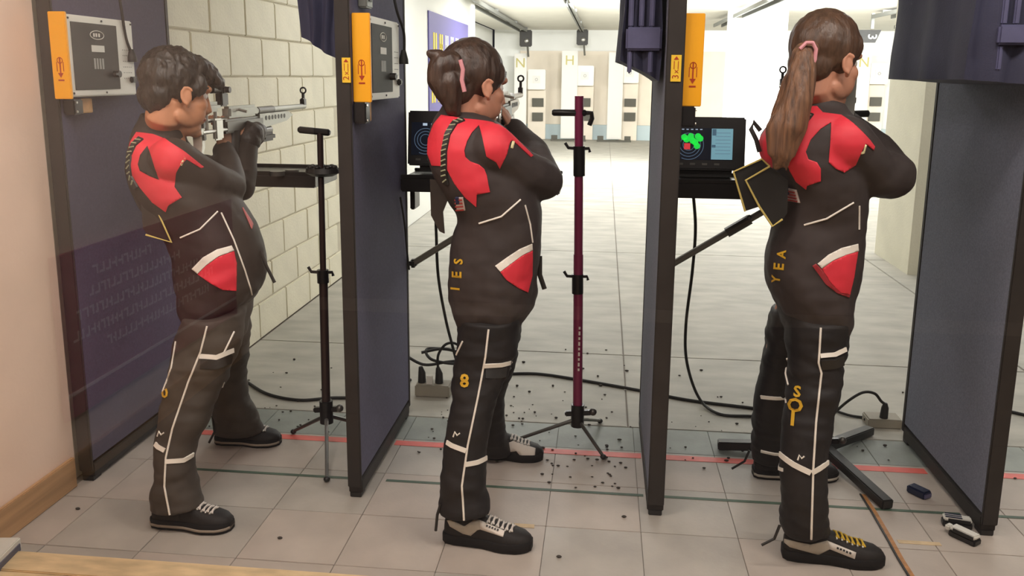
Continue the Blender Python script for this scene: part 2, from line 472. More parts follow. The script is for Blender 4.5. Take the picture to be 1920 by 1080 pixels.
# painted and taped lines on the floor (thin tape strips broken at the dividers)
def strip(name, pts, y_w, m, z=.0012):
    mb = MB().use(m)
    for (a, b) in pts: mb.box(((a+b)/2, y_w[0], z/2), (b-a, y_w[1], z))
    return mb
t1 = thing('floor_line', (0, 3.13, 0), 'faded red tape line running across all lanes in front of the feet', 'tape')
for a, b in ((-1.70, -.86), (-.79, .18), (.235, 1.235), (1.29, 3.2)):
    strip('tape_strip', [(a, b)], (3.128, .042), M_redtape).build('tape_strip', None, t1)
t2 = thing('floor_line', (0, 2.81, 0), 'thin dark green line across the floor behind the red tape', 'tape')
for a, b in ((-1.60, -.845), (-.745, .175), (.245, 1.235), (1.30, 3.2)):
    strip('tape_strip', [(a, b)], (2.808, .016), M_greenline, .001).build('tape_strip', None, t2)
o = MB().use(M_tapeold).box((-.262, 2.552, .0006), (.15, .022, .0012)).build('tape_patch', None, None); tag(o, 'pale worn tape strip on floor by the white and black shoe', 'tape')
o = MB().use(M_tapeold).box((1.03, 2.60, .0006), (.13, .02, .0012)).build('tape_patch', None, None); tag(o, 'pale worn tape strip on floor right of the yellow laced shoe', 'tape')

# ---- left walls: tan plaster near, painted blocks in the range, white beyond
struct('wall_left', MB().use(M_tan).box((-1.88, -.18, 1.25), (.10, 5.66, 2.5)))
mb = MB(); mb.use(M_wood).box((-1.822, .45, .055), (.016, 4.36, .11), bev=.003); struct('baseboard_left', mb, smooth=30)
bw = struct('wall_block', MB().use(M_mortar).box((-1.93, 4.335, 1.25), (.148, 3.37, 2.5)))
CH, BL, Y0 = .2032, .4064, 3.7472
bmsh = MB().use(M_block).box((0, 0, 0), (.05, BL-.009, CH-.009), bev=.005).mesh('block')
for c in range(12):
    offy = 0 if c % 2 == 1 else BL/2
    for k in range(-3, 7):
        ya = Y0+offy+(k-.5)*BL-BL/2; 
        yc = ya+BL/2
        if yc < 2.85 or yc > 5.95: continue
        o = bpy.data.objects.new('block', bmsh); COL.objects.link(o); o.parent = bw
        o.location = (-1.871+random.uniform(-.0012, .0012), yc, CH*(c+.5))
struct('wall_range_left', MB().use(M_white).box((-1.95, 9.1, 1.25), (.2, 6.2, 2.5)))
struct('wall_range_left', MB().use(M_white).box((-2.75, 16.3, 1.25), (.2, 8.2, 2.5)))
struct('wall_range_left', MB().use(M_white).box((-2.3, 12.25, 1.25), (.9, .1, 2.5)))
struct('wall_far', MB().use(M_white).box((3.0, 20.5, 1.25), (11.2, .2, 2.5)))
struct('wall_right', MB().use(M_white).box((8.45, 8.5, 1.25), (.1, 24, 2.5)))
struct('wall_back', MB().use(mat('back_wall_darkened', (58, 52, 48), .8)).box((3.0, -3.05, 1.25), (11, .1, 2.5)))  # unseen wall, darkened to keep reflected haze off the pane
struct('wall_viewing_right', MB().use(mat('viewing_wall_darkened', (62, 56, 52), .8)).box((3.75, -.9, 1.25), (.1, 4.1, 2.5)))  # out of view, colour darkened so the window mirrors little of it
struct('ceiling', MB().use(M_ceil).box((3.0, 8.5, 2.55), (11.2, 24.2, .1)))
# beige column at right and white wall return in the range
col = MB().use(mat('column_paint', (222, 218, 198), .7, var=.05, vscale=4, bump=.2, bscale=60))
col.box((2.55, 6.95, 1.25), (.5, .80, 2.5)); struct('pillar_right', col)
struct('pillar_middle', MB().use(M_white).box((2.35, 14.2, 1.25), (.85, .5, 2.5)))

# ---- observing window: frame, sill wall and pane (its reflection of the left wall is visible)
wn = thing('window_1', (0, 1.15, 0), None, None); wn['kind'] = 'structure'; wn['label'] = 'large interior viewing window between the camera and the firing line'
mb = MB().use(M_wood); mb.box((.95, 1.15, .36), (5.5, .12, .04)); mb.build('sill', None, wn)
mb = MB().use(M_wood); mb.box((.95, 1.15, 2.42), (5.5, .10, .06)); mb.build('frame', None, wn)
for x in (-1.78, 3.66): MB().use(M_wood).box((x, 1.15, 1.385), (.08, .1, 2.01)).build('frame', None, wn)
MB().use(M_tan).box((.95, 1.15, .17), (5.5, .1, .34)).build('wall_below', None, wn)
g = MB().use(glass_mat()); g.add([(-1.74, 1.15, .38), (3.62, 1.15, .38), (3.62, 1.15, 2.39), (-1.74, 1.15, 2.39)], [(0, 1, 2, 3)]); g.build('glass', None, wn, smooth=None)
# purple banner hanging on the observing room's left wall, seen only in the window's reflection
pb = thing('wall_banner', (-1.82, -.8, .25), 'dark purple lettered banner reflected in the window at left', 'banner')
MB().use(M_purple).box((-1.818, -1.0, .54), (.012, 1.4, .58)).build('cloth', None, pb)
mb = MB().use(M_purpleL); mb.box((-1.811, -1.0, .335), (.003, 1.38, .012))
rows = [(.74, -.92, -.55), (.67, -1.15, -.50), (.60, -1.35, -.42), (.53, -1.45, -.40), (.46, -1.40, -.60)]
for z, a, b in rows:
    y = a
    while y < b:
        l = random.uniform(.012, .03); h = .036
        mb.box((-1.811, y, z), (.002, .008, h)); mb.box((-1.811, y+l/2, z+random.choice((-.014, 0, .014))), (.002, l, .008)); y += l+.014
mb.build('lettering', None, pb)

# ---- range equipment: rails, carriers, target posts, boxes
def rail(X, y0, y1, z, label, wide=.10):
    t = thing('target_rail', (X, y0, z), label, 'rail')
    for dx in (-wide/2, wide/2):
        MB().use(M_alu).box((X+dx, (y0+y1)/2, z), (.028, y1-y0, .06), bev=.004).build('rail_channel', None, t)
    MB().use(mat('rail_belt', (84, 82, 76), .6)).box((X, (y0+y1)/2, z+.03), (wide*.5, y1-y0, .02)).build('belt', None, t)
    y = y0+1
    while y < y1:
        MB().use(M_alu).box((X, y, z+.04), (wide+.05, .05, .04)).build('hanger', None, t); y += 3.0
rail(-1.83, 4.0, 19.3, 2.43, 'long grey target rail under the ceiling along the left wall', .16)
rail(-.53, 4.0, 19.3, 2.43, 'narrow grey target rail under the ceiling over the second lane', .05)
rail(2.02, 4.0, 16.4, 2.38, 'grey target rail under the ceiling beside the third yellow plate', .14)
rail(4.35, 7.0, 14.6, 2.42, 'grey rail behind the ponytail at upper right', .30)
rail(5.1, 8.0, 16.0, 2.34, 'pale rail right of the ponytail, lower of two', .20)
def carrier(px, py, w_, h_, Y, label, num=None, lean=0):
    c = W(px, py, Y); t = thing('target_carrier', (c.x, c.y, c.z+h_/2), label, 'carrier')
    MB().use(mat('carrier_grey', (54, 52, 48), .6)).box(c, (w_, .12, h_), bev=.02).build('motor_box', None, t)
    MB().use(M_silver).ball(c+Vector((.02, -.07, -h_*.15)), (.05, .03, .05)).build('pulley', None, t)
    MB().use(M_dim).between(c+Vector((.04, 0, -h_/2)), c+Vector((.06, 0, -h_/2-.22)), .09, .04).build('hook', None, t)
    MB().use(M_alu).box((c.x, c.y+.03, (c.z+h_/2+2.50)/2), (.06, .03, max(.03, 2.50-c.z-h_/2))).build('bracket', None, t)
carrier(986, 72, .27, .36, 19.4, 'dark grey target carrier hanging at the end of the left rail')
carrier(1092, 70, .25, .34, 19.4, 'dark grey target carrier hanging at the end of the narrow rail')
# lane number sign 3
c = W(1634, 68, 15.0); t = thing('lane_sign', c, 'dark lane sign with white 3 hanging right of the ponytail', 'sign')
sg = MB().use(mat('sign_grey', (44, 44, 42), .7))
a = [W(1600, 56, 15), W(1653, 56, 15), W(1641, 80, 15), W(1606, 80, 15)]; sg.prism(a, (0, .04, 0)); sg.build('plate', None, t)
tm = MB(); text_mesh(tm, '3', .20, W(1635, 69, 14.99), (0, 0, -1), (1, 0, 0), M_banW, 0); tm.build('numeral', None, t, None)
MB().use(M_dim).between(W(1616, 80, 15), W(1613, 100, 15), .07, .03).build('hook', None, t)
MB().use(M_alu).box((c.x, c.y, (c.z+2.5)/2+.06), (.05, .03, max(.05, 2.5-c.z-.12))).build('bracket', None, t)

YF = 19.6
bk = MB().use(M_beige)
a = W(985, 100, 20); b = W(1400, 240, 20); bk.box(((a.x+b.x)/2, 20.36, 1.15), (b.x-a.x+.3, .05, 1.75))
o = bk.build('backstop_board', None, None); tag(o, 'beige backstop board behind the three target posts in the centre', 'board')
cb = MB().use(M_curb).box((3.0, 20.25, .17), (10.6, .12, .34)); o = cb.build('backstop_curb', None, None); tag(o, 'long pale blue grey curb at the foot of the far wall', 'curb')
def post(xl, xr, yt, label, letter=None, extra=None):
    a = W(xl, yt, YF); b = W(xr, yt, YF); X = (a.x+b.x)/2; wd = b.x-a.x; H = a.z
    t = thing('target_post', (X, YF, 0), label, 'post')
    MB().use(M_offwhite).box((X, YF, H/2+.03), (wd, .10, H-.06), bev=.01).build('column', None, t)
    MB().use(M_dim).box((X, YF-.05, .02), (wd+.44, .10, .04)).build('foot_bar', None, t)
    for dx in (-.20-wd/2+.06, .20+wd/2-.06): MB().use(M_dim).box((X+dx, YF-.02, .08), (.14, .05, .10)).build('foot', None, t)
    if letter:
        tm = MB(); text_mesh(tm, letter, .30, (X, YF-.06, H-.22), (1, 0, 0), (0, 0, 1), mat('post_letter', (190, 180, 110), .6), 0); tm.build('letter', None, t, None)
post(965, 988, 100, 'leftmost far target post, white with a letter N, beside the left carrier', 'N')
post(1054, 1084, 95, 'second far target post from left, white with a letter H', 'H')
post(1142, 1170, 98, 'third far target post, plain white, left of the hanging navy cover')
post(1607, 1634, 98, 'far white target post with a letter N, right of the ponytail', 'N')
def target(xa, ya, xb, yb, vents, label):
    a, b = W(xa, ya, YF+.25), W(xb, yb, YF+.25); c = (a+b)/2
    t = thing('target_box', (c.x, YF+.25, a.z), label, 'target')
    MB().use(M_encl).box(c, (b.x-a.x, .20, a.z-b.z), bev=.015).build('housing', None, t)
    MB().use(M_offwhite).box(c+Vector((0, -.105, 0)), (.17, .012, .17)).build('target_card', None, t)
    MB().use(M_dim).torus(c+Vector((0, -.114, 0)), .028, .003, n=20, k=6).build('bullseye', None, t)
    for (u0, v0, u1, v1) in vents:
        p, q = W(u0, v0, YF+.3), W(u1, v1, YF+.3)
        MB().use(M_dim).box(((p.x+q.x)/2, YF+.3, (p.z+q.z)/2), (q.x-p.x, .04, p.z-q.z)).build('vent', None, t)
    zb = min(W(0+v[0], v[3], YF+.3).z for v in vents)
    MB().use(M_beige).box((c.x, YF+.36, (b.z+.02)/2), (b.x-a.x, .04, b.z)).build('back_panel', None, t)
target(990, 130, 1023, 168, [(998, 184, 1019, 200), (998, 211, 1018, 227)], 'leftmost white target box between first and second post')
target(1081, 123, 1113, 161, [(1090, 184, 1107, 200), (1089, 211, 1106, 226)], 'white target box above the maroon stand pole')
target(1165, 118, 1197, 156, [(1171, 185, 1192, 200), (1170, 211, 1191, 227)], 'white target box right of the third post, partly behind the navy cover')
target(1630, 118, 1662, 158, [(1632, 182, 1652, 199), (1629, 211, 1649, 227)], 'white target box at far right beside the beige column')

# violet banner on the left range wall
bn = thing('range_banner', (-1.84, 9.1, .85), 'violet banner with yellow and white lettering on the left range wall', 'banner')
ya, yb = 9.0, 11.6
MB().use(M_banner).box((-1.842, (ya+yb)/2, 1.47), (.014, yb-ya, 1.26)).build('cloth', None, bn)
for z, h, y0, spec in ((1.76, .26, 9.25, 'YYWWWW'), (1.28, .26, 9.15, 'YYYWWY'), (.98, .14, 9.3, 'WWWWWW')):
    y = y0
    for ch in spec:
        l = .22; mb = MB().use(M_banY if ch == 'Y' else M_banW)
        mb.box((-1.833, y, z), (.004, .07, h)); mb.box((-1.833, y+l*.55, z), (.004, .07, h)); mb.box((-1.833, y+l*.28, z+random.choice((-.08, 0, .08))), (.004, l*.62, .05))
        mb.build('letter', None, bn); y += l+.13
# ================================================================ BOOTH DIVIDERS AND LANE FITTINGS
DIV = {1: (-1.826, -1.776), 2: (-.842, -.794), 3: (.181, .235), 4: (1.239, 1.288)}
def divider(n, label, pm):
    x0, x1 = DIV[n]; xc = (x0+x1)/2; th = x1-x0; yf, yb, zt = 2.662, 3.425, 2.2
    t = thing('booth_divider', (xc, yf, 0), label, 'divider', None)
    MB().use(M_post).box((xc, yf+.006, zt/2+.02), (th, .012, zt-.04), bev=.003).build('front_post', None, t)
    MB().use(pm).box((xc, (yf+.0125+yb-.0245)/2, zt/2+.03), (th-.004, yb-yf-.037, zt-.09), bev=.002).build('panel', None, t)
    MB().use(M_post).box((xc, yb-.012, zt/2+.02), (th, .024, zt-.04), bev=.003).build('back_stile', None, t)
    MB().use(M_post).box((xc, (yf+.0125+yb-.0245)/2, .04), (th, yb-yf-.037, .05), bev=.003).build('bottom_rail', None, t)
    for y in (yf+.035, yb-.04): MB().use(M_black).box((xc, y, .010), (th*.82, .05, .020), bev=.002).build('foot', None, t)
    return t
divider(1, 'leftmost booth divider, purplish navy panel against the left wall', M_navy)
divider(2, 'navy booth divider between the short haired and bun haired shooters', M_navyB)
divider(3, 'dark booth divider seen almost edge on in the middle', M_navy2)
divider(4, 'grey navy booth divider at the right edge of the picture', M_navy2)

def control_box(n, label, full=True):
    x = DIV[n][1]; y0, y1, z0, z1 = 2.70, 3.10, 1.358, 1.622; wd = .052
    if n == 1: y0, y1 = 2.655, 3.05
    t = thing('control_box', (x, y0, z0), label, 'control box', 'control boxes on the dividers')
    MB().use(M_encl).box((x+wd/2, (y0+y1)/2, (z0+z1)/2), (wd, y1-y0, z1-z0), bev=.004).build('enclosure', None, t)
    MB().use(M_yellow).box((x+wd/2+.003, y0-.006, (z0+z1)/2), (wd+.006, .012, z1-z0+.012), bev=.002).build('end_plate', None, t)
    p = MB().use(M_redprint); yy = y0-.0125; xc = x+wd/2+.003
    p.torus((xc, yy, 1.475), .009, .0012, n=16, k=4); p.box((xc, yy, 1.46), (.004, .001, .05)); p.prism([(xc-.009, yy, 1.435), (xc+.009, yy, 1.435), (xc, yy, 1.42)], (0, -.001, 0))
    p.box((xc, yy, 1.412), (.02, .001, .005)); p.box((xc-.011, yy, 1.455), (.002, .001, .03)); p.box((xc+.011, yy, 1.455), (.002, .001, .03))
    p.build('print', None, t, None)
    fx = x+wd+.001; L = y1-y0
    MB().use(M_greywin).box((fx, y0+.155, (z0+z1)/2), (.003, .265, z1-z0-.045), bev=.001).build('window_panel', None, t)
    e = MB().use(M_offwhite); ce = Vector((fx+.002, y0+.165, z1-.06))
    pts = [ce+Vector((0, .04*math.cos(a), .014*math.sin(a))) for a in (2*PI*i/24 for i in range(24))]
    e.tube(pts, .0016, 5, closed=True)
    for k in (-.018, -.004, .012): e.box(ce+Vector((0, k, 0)), (.001, .008, .012))
    e.build('emblem', None, t)
    MB().use(M_offwhite).box((fx+.002, y0+.165, z1-.105), (.001, .075, .022)).build('label_plate', None, t)
    q = MB().use(mat('grey_print', (150, 150, 146), .5))
    for k in range(4): q.box((fx+.002, y0+.14+.016*k, z1-.155), (.001, .010, .036))
    q.build('print', None, t, None)
    kn = MB().use(M_black); kn.cyl((fx, y0+.255, z0+.075), (fx+.022, y0+.255, z0+.075), .012); kn.box((fx+.02, y0+.24, z0+.075), (.012, .035, .008)); kn.build('latch_knob', None, t)
    MB().use(M_black).box((fx+.006, y1-.03, z0+.055), (.016, .03, .022), bev=.004).build('connector', None, t)
    for (a, b) in ((y0+.012, z0+.012), (y0+.012, z1-.012), (y1-.012, z1-.012), (y0+.2, z1-.012), (y0+.2, z0+.012)):
        MB().use(M_black).cyl((fx-.001, a, b), (fx+.002, a, b), .0035, n=8).build('screw', None, t)
    vh = MB().use(M_gun)
    for i in range(5):
        for j in range(6): vh.box((fx, y1-.075+.012*i, z0+.06+.02*j), (.001, .0025, .0025))
    v = vh.build('vent_holes', None, t); v['kind'] = 'stuff'
    return t
control_box(1, 'white control box with yellow end plate on the leftmost divider, its whole front visible')
control_box(2, 'white control box with yellow end plate on the divider right of the leftmost shooter')
control_box(3, 'control box on the middle divider, only its yellow end plate visible')
for n, za, zb in ((1, 1.30, 1.35), (2, 1.285, 1.352), (3, 1.29, 1.352)):
    x = DIV[n][1]; t = thing('box_bracket', (x, 2.69, za), {1: 'dark bracket with wooden block below the leftmost control box', 2: 'black bracket with wooden block below the control box right of the leftmost shooter', 3: 'small black bracket below the middle yellow plate'}[n], 'bracket')
    MB().use(M_blackmetal).box((x+.021, 2.705, (za+zb)/2), (.042, .05, zb-za), bev=.004).build('bracket_plate', None, t)
    for z in (za+.01, zb-.01): MB().use(M_silver).cyl((x+.043, 2.69, z), (x+.046, 2.69, z), .004, n=8).build('screw', None, t)
    if n < 3: MB().use(M_block_wood).box((x+.012, 2.775, (za+zb)/2+.001), (.024, .072, zb-za-.002), bev=.002).build('wood_block', None, t)
# lane number labels on the post fronts
for n, (a, b) in {2: ((641, 108), (658, 155)), 3: ((1259, 103), (1276, 153))}.items():
    p, q = W(*a, 2.66), W(*b, 2.66); c = (p+q)/2
    t = thing('lane_label', c, {2: 'small yellow lane label on the post right of the leftmost shooter', 3: 'small yellow lane label on the middle post'}[n], 'label')
    MB().use(M_label).box((c.x, 2.6595, c.z), (q.x-p.x, .003, p.z-q.z)).build('plate', None, t)
    tm = MB().use(M_redprint); h = p.z-q.z
    tm.prism([(c.x-.008, 2.6575, c.z+h*.32), (c.x+.008, 2.6575, c.z+h*.32), (c.x, 2.6575, c.z+h*.45)], (0, -.0004, 0))
    tm.box((c.x+.006, 2.6575, c.z+h*.12), (.002, .0005, h*.3)); tm.box((c.x-.006, 2.6575, c.z+h*.12), (.002, .0005, h*.3))
    tm.build('print', None, t, None)
    tm = MB(); text_mesh(tm, str(n), .028, (c.x, 2.6575, c.z-h*.32), (0, 0, 1), (-1, 0, 0), M_redprint, 0); text_mesh(tm, 'x', .024, (c.x, 2.6575, c.z-h*.12), (0, 0, 1), (-1, 0, 0), M_redprint, 0); tm.build('numeral', None, t, None)
# small metal outlet box above the second control box
t = thing('outlet_box', W(710, 8, 2.76), 'small metal outlet box above the control box right of the leftmost shooter', 'outlet box')
a = W(712, 6, 2.80); MB().use(M_alu).box((DIV[2][1]+.015, 2.80, 1.675), (.03, .07, .05), bev=.004).build('body', None, t)
MB().use(M_black).box((DIV[2][1]+.031, 2.80, 1.68), (.004, .03, .018)).build('socket', None, t)

def shelf(n, x1, y0, y1, z0, z1, label, brace=True, clamp=False, slot=True):
    x0 = DIV[n][1]+.002; t = thing('equipment_shelf', (x0, y0, z0), label, 'shelf', 'equipment shelves on the dividers')
    MB().use(M_blackmetal).box(((x0+x1)/2, (y0+y1)/2, (z0+z1)/2), (x1-x0, y1-y0, z1-z0), bev=.004).build('tray', None, t)
    for (a, b, c, d) in ((x0, x1, y0+.004, .008), (x0, x1, y1-.004, .008)):
        MB().use(M_blackmetal).box(((a+b)/2, c, z1+.006), (b-a, d, .014), bev=.002).build('rim', None, t)
    MB().use(M_gun).box((x1-.003, (y0+y1)/2, (z0+z1)/2), (.008, y1-y0-.012, z1-z0-.008)).build('end_plate', None, t)
    MB().use(M_blackmetal).box((x0+.012, y1-.06, z0-.045), (.02, .10, .10), bev=.004).build('bracket', None, t)
    if brace:
        a = Vector((x0+.01, y1-.10, .66)); b = Vector((x1-.12, y1-.10, z0-.004))
        MB().use(mat('brace_grey', (112, 108, 98), .5, metal=.2)).tube([a, b], .0135, 10).build('brace_tube', None, t)
        MB().use(M_black).box(a+Vector((.0, 0, 0)), (.03, .035, .035), bev=.008).build('brace_foot', None, t)
        if clamp:
            p, q = a.lerp(b, .52), a.lerp(b, .70)
            MB().use(M_gun).tube([p, q], .021, 10).build('clamp_sleeve', None, t)
            MB().use(M_gun).ball(p.lerp(q, .8)+Vector((.012, -.015, .02)), .012).build('clamp_knob', None, t)
    return t
shelf(1, -1.132, 3.27, 3.56, .995, 1.045, 'black shelf tray in front of the leftmost shooter by the block wall', brace=False)
shelf(2, -.165, 3.30, 3.56, .985, 1.04, 'black shelf under the screen behind the bun haired shooter')
shelf(3, .86, 3.30, 3.56, .985, 1.045, 'black shelf under the lit screen behind the ponytailed shooter', clamp=True)
for px, py in ((520, 327), (548, 324)):
    c = G(px, py, 1.05); tag(MB().use(M_gun).cyl((c.x, c.y, 1.0455), (c.x, c.y, 1.063), .028).build('pellet_tin', None, None), 'small grey round tin on the black tray, %s' % ('nearer the shooter' if px == 520 else 'nearer the tray end'), 'tin')

def monitor(n, pxa, pxb, Y, label, full):
    a, b = W(*pxa, Y), W(*pxb, Y); c = (a+b)/2; wd, hh = b.x-a.x, a.z-b.z
    t = thing('target_monitor', (c.x, Y, b.z), label, 'monitor', 'target monitors')
    R = Matrix.Rotation(math.radians(-8), 3, 'X')
    def P(u, v, d=0): return c + R @ Vector((u*wd/2, d, v*hh/2))
    MB().use(M_blackmetal).box(c+R @ Vector((0, .022, 0)), (wd, .045, hh), R, bev=.006).build('case', None, t)
    MB().use(M_black).box((c.x, Y+.04, (b.z+1.05)/2), (wd*.7, .05, max(.02, b.z-1.05))).build('stand', None, t)
    s = MB().use(M_screen); s.box(P(-.12, -.02, -.0015), (wd*.78, .002, hh*.60), R); s.build('screen', None, t, None)
    d = MB()
    d.use(M_sline); o = P(-.50, -.06, -.003)
    for r in (.022, .034, .046, .058):
        d.torus(o, r, .0011, axis=R @ Vector((0, 1, 0)), n=28, k=4, a0=0 if r < .05 else PI*.1, a1=2*PI if r < .05 else PI*.9)
    if full:
        d.use(M_scyan).box(P(.38, -.02, -.0028), (wd*.28, .001, hh*.58), R)
        d.use(M_sline)
        for k in range(7): d.box(P(.40, .40-.13*k, -.004), (wd*.20, .001, .0016), R)
        d.use(M_scdim).box(P(.17, .42, -.004), (wd*.05, .001, hh*.12), R).box(P(.16, -.1, -.004), (wd*.05, .001, hh*.05), R)
        d.use(M_sgreen)
        for u, v in ((-.62, .22), (-.45, .26), (-.26, .26), (-.33, .04), (-.28, -.1), (-.56, .14), (-.40, .10), (-.20, .18)): d.cyl(P(u, v, -.0032), P(u, v, -.0048), .0125, n=14)
        d.use(M_sred).box(P(-.54, -.12, -.0055), (.024, .001, .024), R)
        d.use(M_stext)
        for k in range(6): d.box(P(-.78+.12*k, .52, -.003), (.009, .001, .003), R)
    else:
        d.use(M_stext).box(P(-.52, .50, -.004), (.018, .001, .010), R).box(P(-.25, .5, -.004), (.03, .001, .008), R)
        d.use(M_sred).box(P(-.2, .2, -.004), (.016, .001, .03), R)
        d.use(M_scdim)
        for k in range(4): d.box(P(.35, .3-.2*k, -.004), (wd*.2, .001, .004), R)
    d.build('display', None, t, None)
    for k in range(4): MB().use(M_gun).box(P(-.7+.32*k, -.78, -.001), (.02, .003, .008), R).build('button', None, t)
monitor(3, (1258, 218), (1395, 320), 3.46, 'black target monitor lit with rings and a cyan panel', True)
monitor(2, (764, 207), (900, 312), 3.44, 'black target monitor with pale rings, partly behind the bun haired shooter', False)

# hanging navy covers
def cover(x_in, x_out, y0, y1, z_in, z_out, label, ztop=2.15, band=None, n=18):
    t = thing('hanging_cover', (x_in, (y0+y1)/2, ztop), label, 'cover')
    mb = MB().use(M_cloth); rings = []
    prof = []
    for i in range(n):
        u = i/(n-1); prof.append((x_in+(x_out-x_in)*min(1, u*1.0), y0+.012*math.sin(u*17)))
    prof += [(x_out+.012*math.sin(i*1.9), y0+(y1-y0)*(i+1)/8) for i in range(7)]
    prof += [(x_in+(x_out-x_in)*(1-i/8), y1) for i in range(9)]
    for k in range(9):
        v = k/8; R = []
        for (x, y) in prof:
            f = (x-x_in)/(x_out-x_in); f = max(0, min(1.0, f)); zb = z_in+(z_out-z_in)*f
            s = 1-.10*v*0
            R.append(Vector((x+(.006*math.sin(9*v+x*40)), y, ztop+(zb-ztop)*(v**.9))))
        rings.append(R)
    mb.ring_loft(rings); mb.build('cloth', None, t, 60)
    if band:
        zb0, zb1, xa, xb = band
        MB().use(M_cloth2).box(((xa+xb)/2, y0-.016, (zb0+zb1)/2), (abs(xb-xa), .02, zb1-zb0), bev=.006).build('strap_band', None, t)
        k = 0; x = min(xa, xb)+.014
        while x < max(xa, xb)-.005:
            MB().use(M_cloth2).box((x, y0-.012, zb1+.22), (.016, .012, .44), bev=.004).build('pleat', None, t)
            if k % 2 == 0: MB().use(M_cloth2).box((x, y0-.010, zb0-.035), (.014, .010, .07), bev=.004).build('strap_end', None, t)
            x += .032; k += 1
cover(-.856, -.978, 2.74, 3.2, 1.485, 1.555, 'dark navy cover hanging left of the second divider, above the leftmost rifle')
cover(.168, .050, 2.76, 3.2, 1.425, 1.49, 'pleated navy cover hanging left of the middle divider', band=(1.52, 1.59, .06, .17))
cover(1.224, 1.00, 2.56, 3.2, 1.425, 1.44, 'large navy cover hanging at upper right over the last divider', band=(W(1890, 84, 2.54).z, W(1890, 46, 2.54).z, W(1872, 60, 2.54).x, W(1930, 60, 2.54).x))

# cables
def cable(name, pts, r, label, m=M_rubber, extra=None):
    P = [Vector(p) for p in pts]; Q = []
    for i in range(len(P)-1):
        p0, p1, p2, p3 = P[max(i-1, 0)], P[i], P[i+1], P[min(i+2, len(P)-1)]
        for k in range(8):
            t = k/8
            Q.append(.5*((2*p1)+(p2-p0)*t+(2*p0-5*p1+4*p2-p3)*t*t+(3*p1-p0-3*p2+p3)*t**3))
    Q.append(P[-1])
    o = MB().use(m).tube(Q, r, 8).build(name, None, None); tag(o, label, 'cable'); return o
def g3(px, py, z=.007): v = G(px, py, z); return v
def plug(p, d, name_parent):
    p = Vector(p); d = Vector(d)
    MB().use(M_rubber).tube([p, p+d*.35, p+d], [.018, .017, .008], 12).build('plug', None, name_parent)
c1 = cable('power_cable', [W(218, -40, 2.98), W(228, 20, 2.98), W(236, 70, 3.0), W(246, 98, 3.02)], .005, 'black cable with plug hanging to the leftmost control box'); plug(W(248, 116, 3.02), Vector((0, 0, .045)), c1)
c2 = cable('power_cable', [W(732, -40, 3.05), W(744, 20, 3.05), W(757, 60, 3.12), W(758, 100, 3.14)], .005, 'black cable with plug beside the control box right of the leftmost shooter'); plug(W(757, 120, 3.14), Vector((0, 0, .05)), c2)
cable('floor_cable', [g3(400, 690), g3(455, 712), g3(500, 738), g3(560, 750), g3(620, 746), g3(700, 742), g3(770, 712)], .007, 'black cable on the floor behind the leftmost shooter, running to the second divider')
cable('floor_cable', [g3(856, 708), g3(900, 706), g3(955, 701), g3(1010, 701), g3(1080, 711), g3(1200, 732), g3(1290, 750), g3(1410, 765), g3(1480, 776)], .007, 'long black cable on the concrete crossing behind the maroon stand')
cable('monitor_cable', [W(816, 362, 3.52), W(818, 440, 3.55), W(822, 520, 3.58), W(836, 600, 3.6), W(850, 655, 3.62), W(858, 690, 3.62), W(858, 735, 3.62)], .0065, 'black cable hanging from the shelf left of the bun haired shooter')
cable('monitor_cable', [W(1300, 366, 3.52), W(1304, 430, 3.56), W(1298, 510, 3.58), W(1286, 610, 3.62), W(1288, 680, 3.66), W(1310, 745, 3.7), g3(1345, 775), g3(1400, 780), g3(1470, 779)], .0065, 'black cable hanging from the lit monitor shelf down to the floor')
pbx = thing('power_box', G(810, 748), 'grey floor power box with two black plugs beside the second divider', 'power box')
c = G(812, 742); MB().use(mat('power_box_grey', (150, 144, 130), .6)).box((c.x, c.y+.02, .028), (.16, .09, .056), bev=.005).build('housing', None, pbx)
MB().use(M_offwhite).box((c.x-.015, c.y+.0, .075), (.028, .012, .04)).build('white_plug', None, pbx)
for dx in (-.055, .025): MB().use(M_rubber).tube([(c.x+dx, c.y+.02, .056), (c.x+dx, c.y+.02, .10), (c.x+dx-.006, c.y+.02, .13)], [.019, .017, .009], 12).build('plug', None, pbx)
cable('coiled_cable', [(c.x-.16, c.y+.10, .16), (c.x-.055, c.y+.05, .13), (c.x+.04, c.y+.08, .135), (c.x+.11, c.y+.12, .14), (c.x+.06, c.y+.18, .16), (c.x-.06, c.y+.17, .165), (c.x-.02, c.y+.08, .145), (c.x+.10, c.y+.07, .135), (c.x+.12, c.y+.13, .155), (c.x+.02, c.y+.17, .17), (c.x-.08, c.y+.13, .16)], .007, 'black coiled cable on top of the grey power box')
cable('plug_cable', [(c.x+.02, c.y+.02, .13), (c.x+.022, c.y+.02, .19), (c.x+.055, c.y+.03, .238), (c.x+.10, c.y+.05, .235), (c.x+.13, c.y+.06, .18), (c.x+.14, c.y+.06, .02)], .006, 'black cable arching up from the plug on the power box')
pb2 = thing('power_box', G(1650, 790), 'grey floor power box with one plug left of the right divider', 'power box')
c = G(1656, 800); MB().use(MATS['power_box_grey']).box((c.x, c.y+.02, .02), (.14, .09, .04), bev=.005).build('housing', None, pb2)
MB().use(M_rubber).tube([(c.x-.002, c.y, .04), (c.x, c.y, .085), (c.x, c.y, .105)], [.017, .015, .008], 12).build('plug', None, pb2)
cable('plug_cable', [g3(1560, 778), W(1590, 752, c.y), W(1618, 736, c.y), W(1640, 738, c.y), W(1652, 752, c.y), (c.x, c.y, .10)], .006, 'black cable looping over to the plug left of the right divider')
cable('floor_cable', [g3(1545, 762), g3(1590, 778), g3(1620, 783), (c.x-.07, c.y+.02, .02)], .006, 'short black cable lying into the right power box')
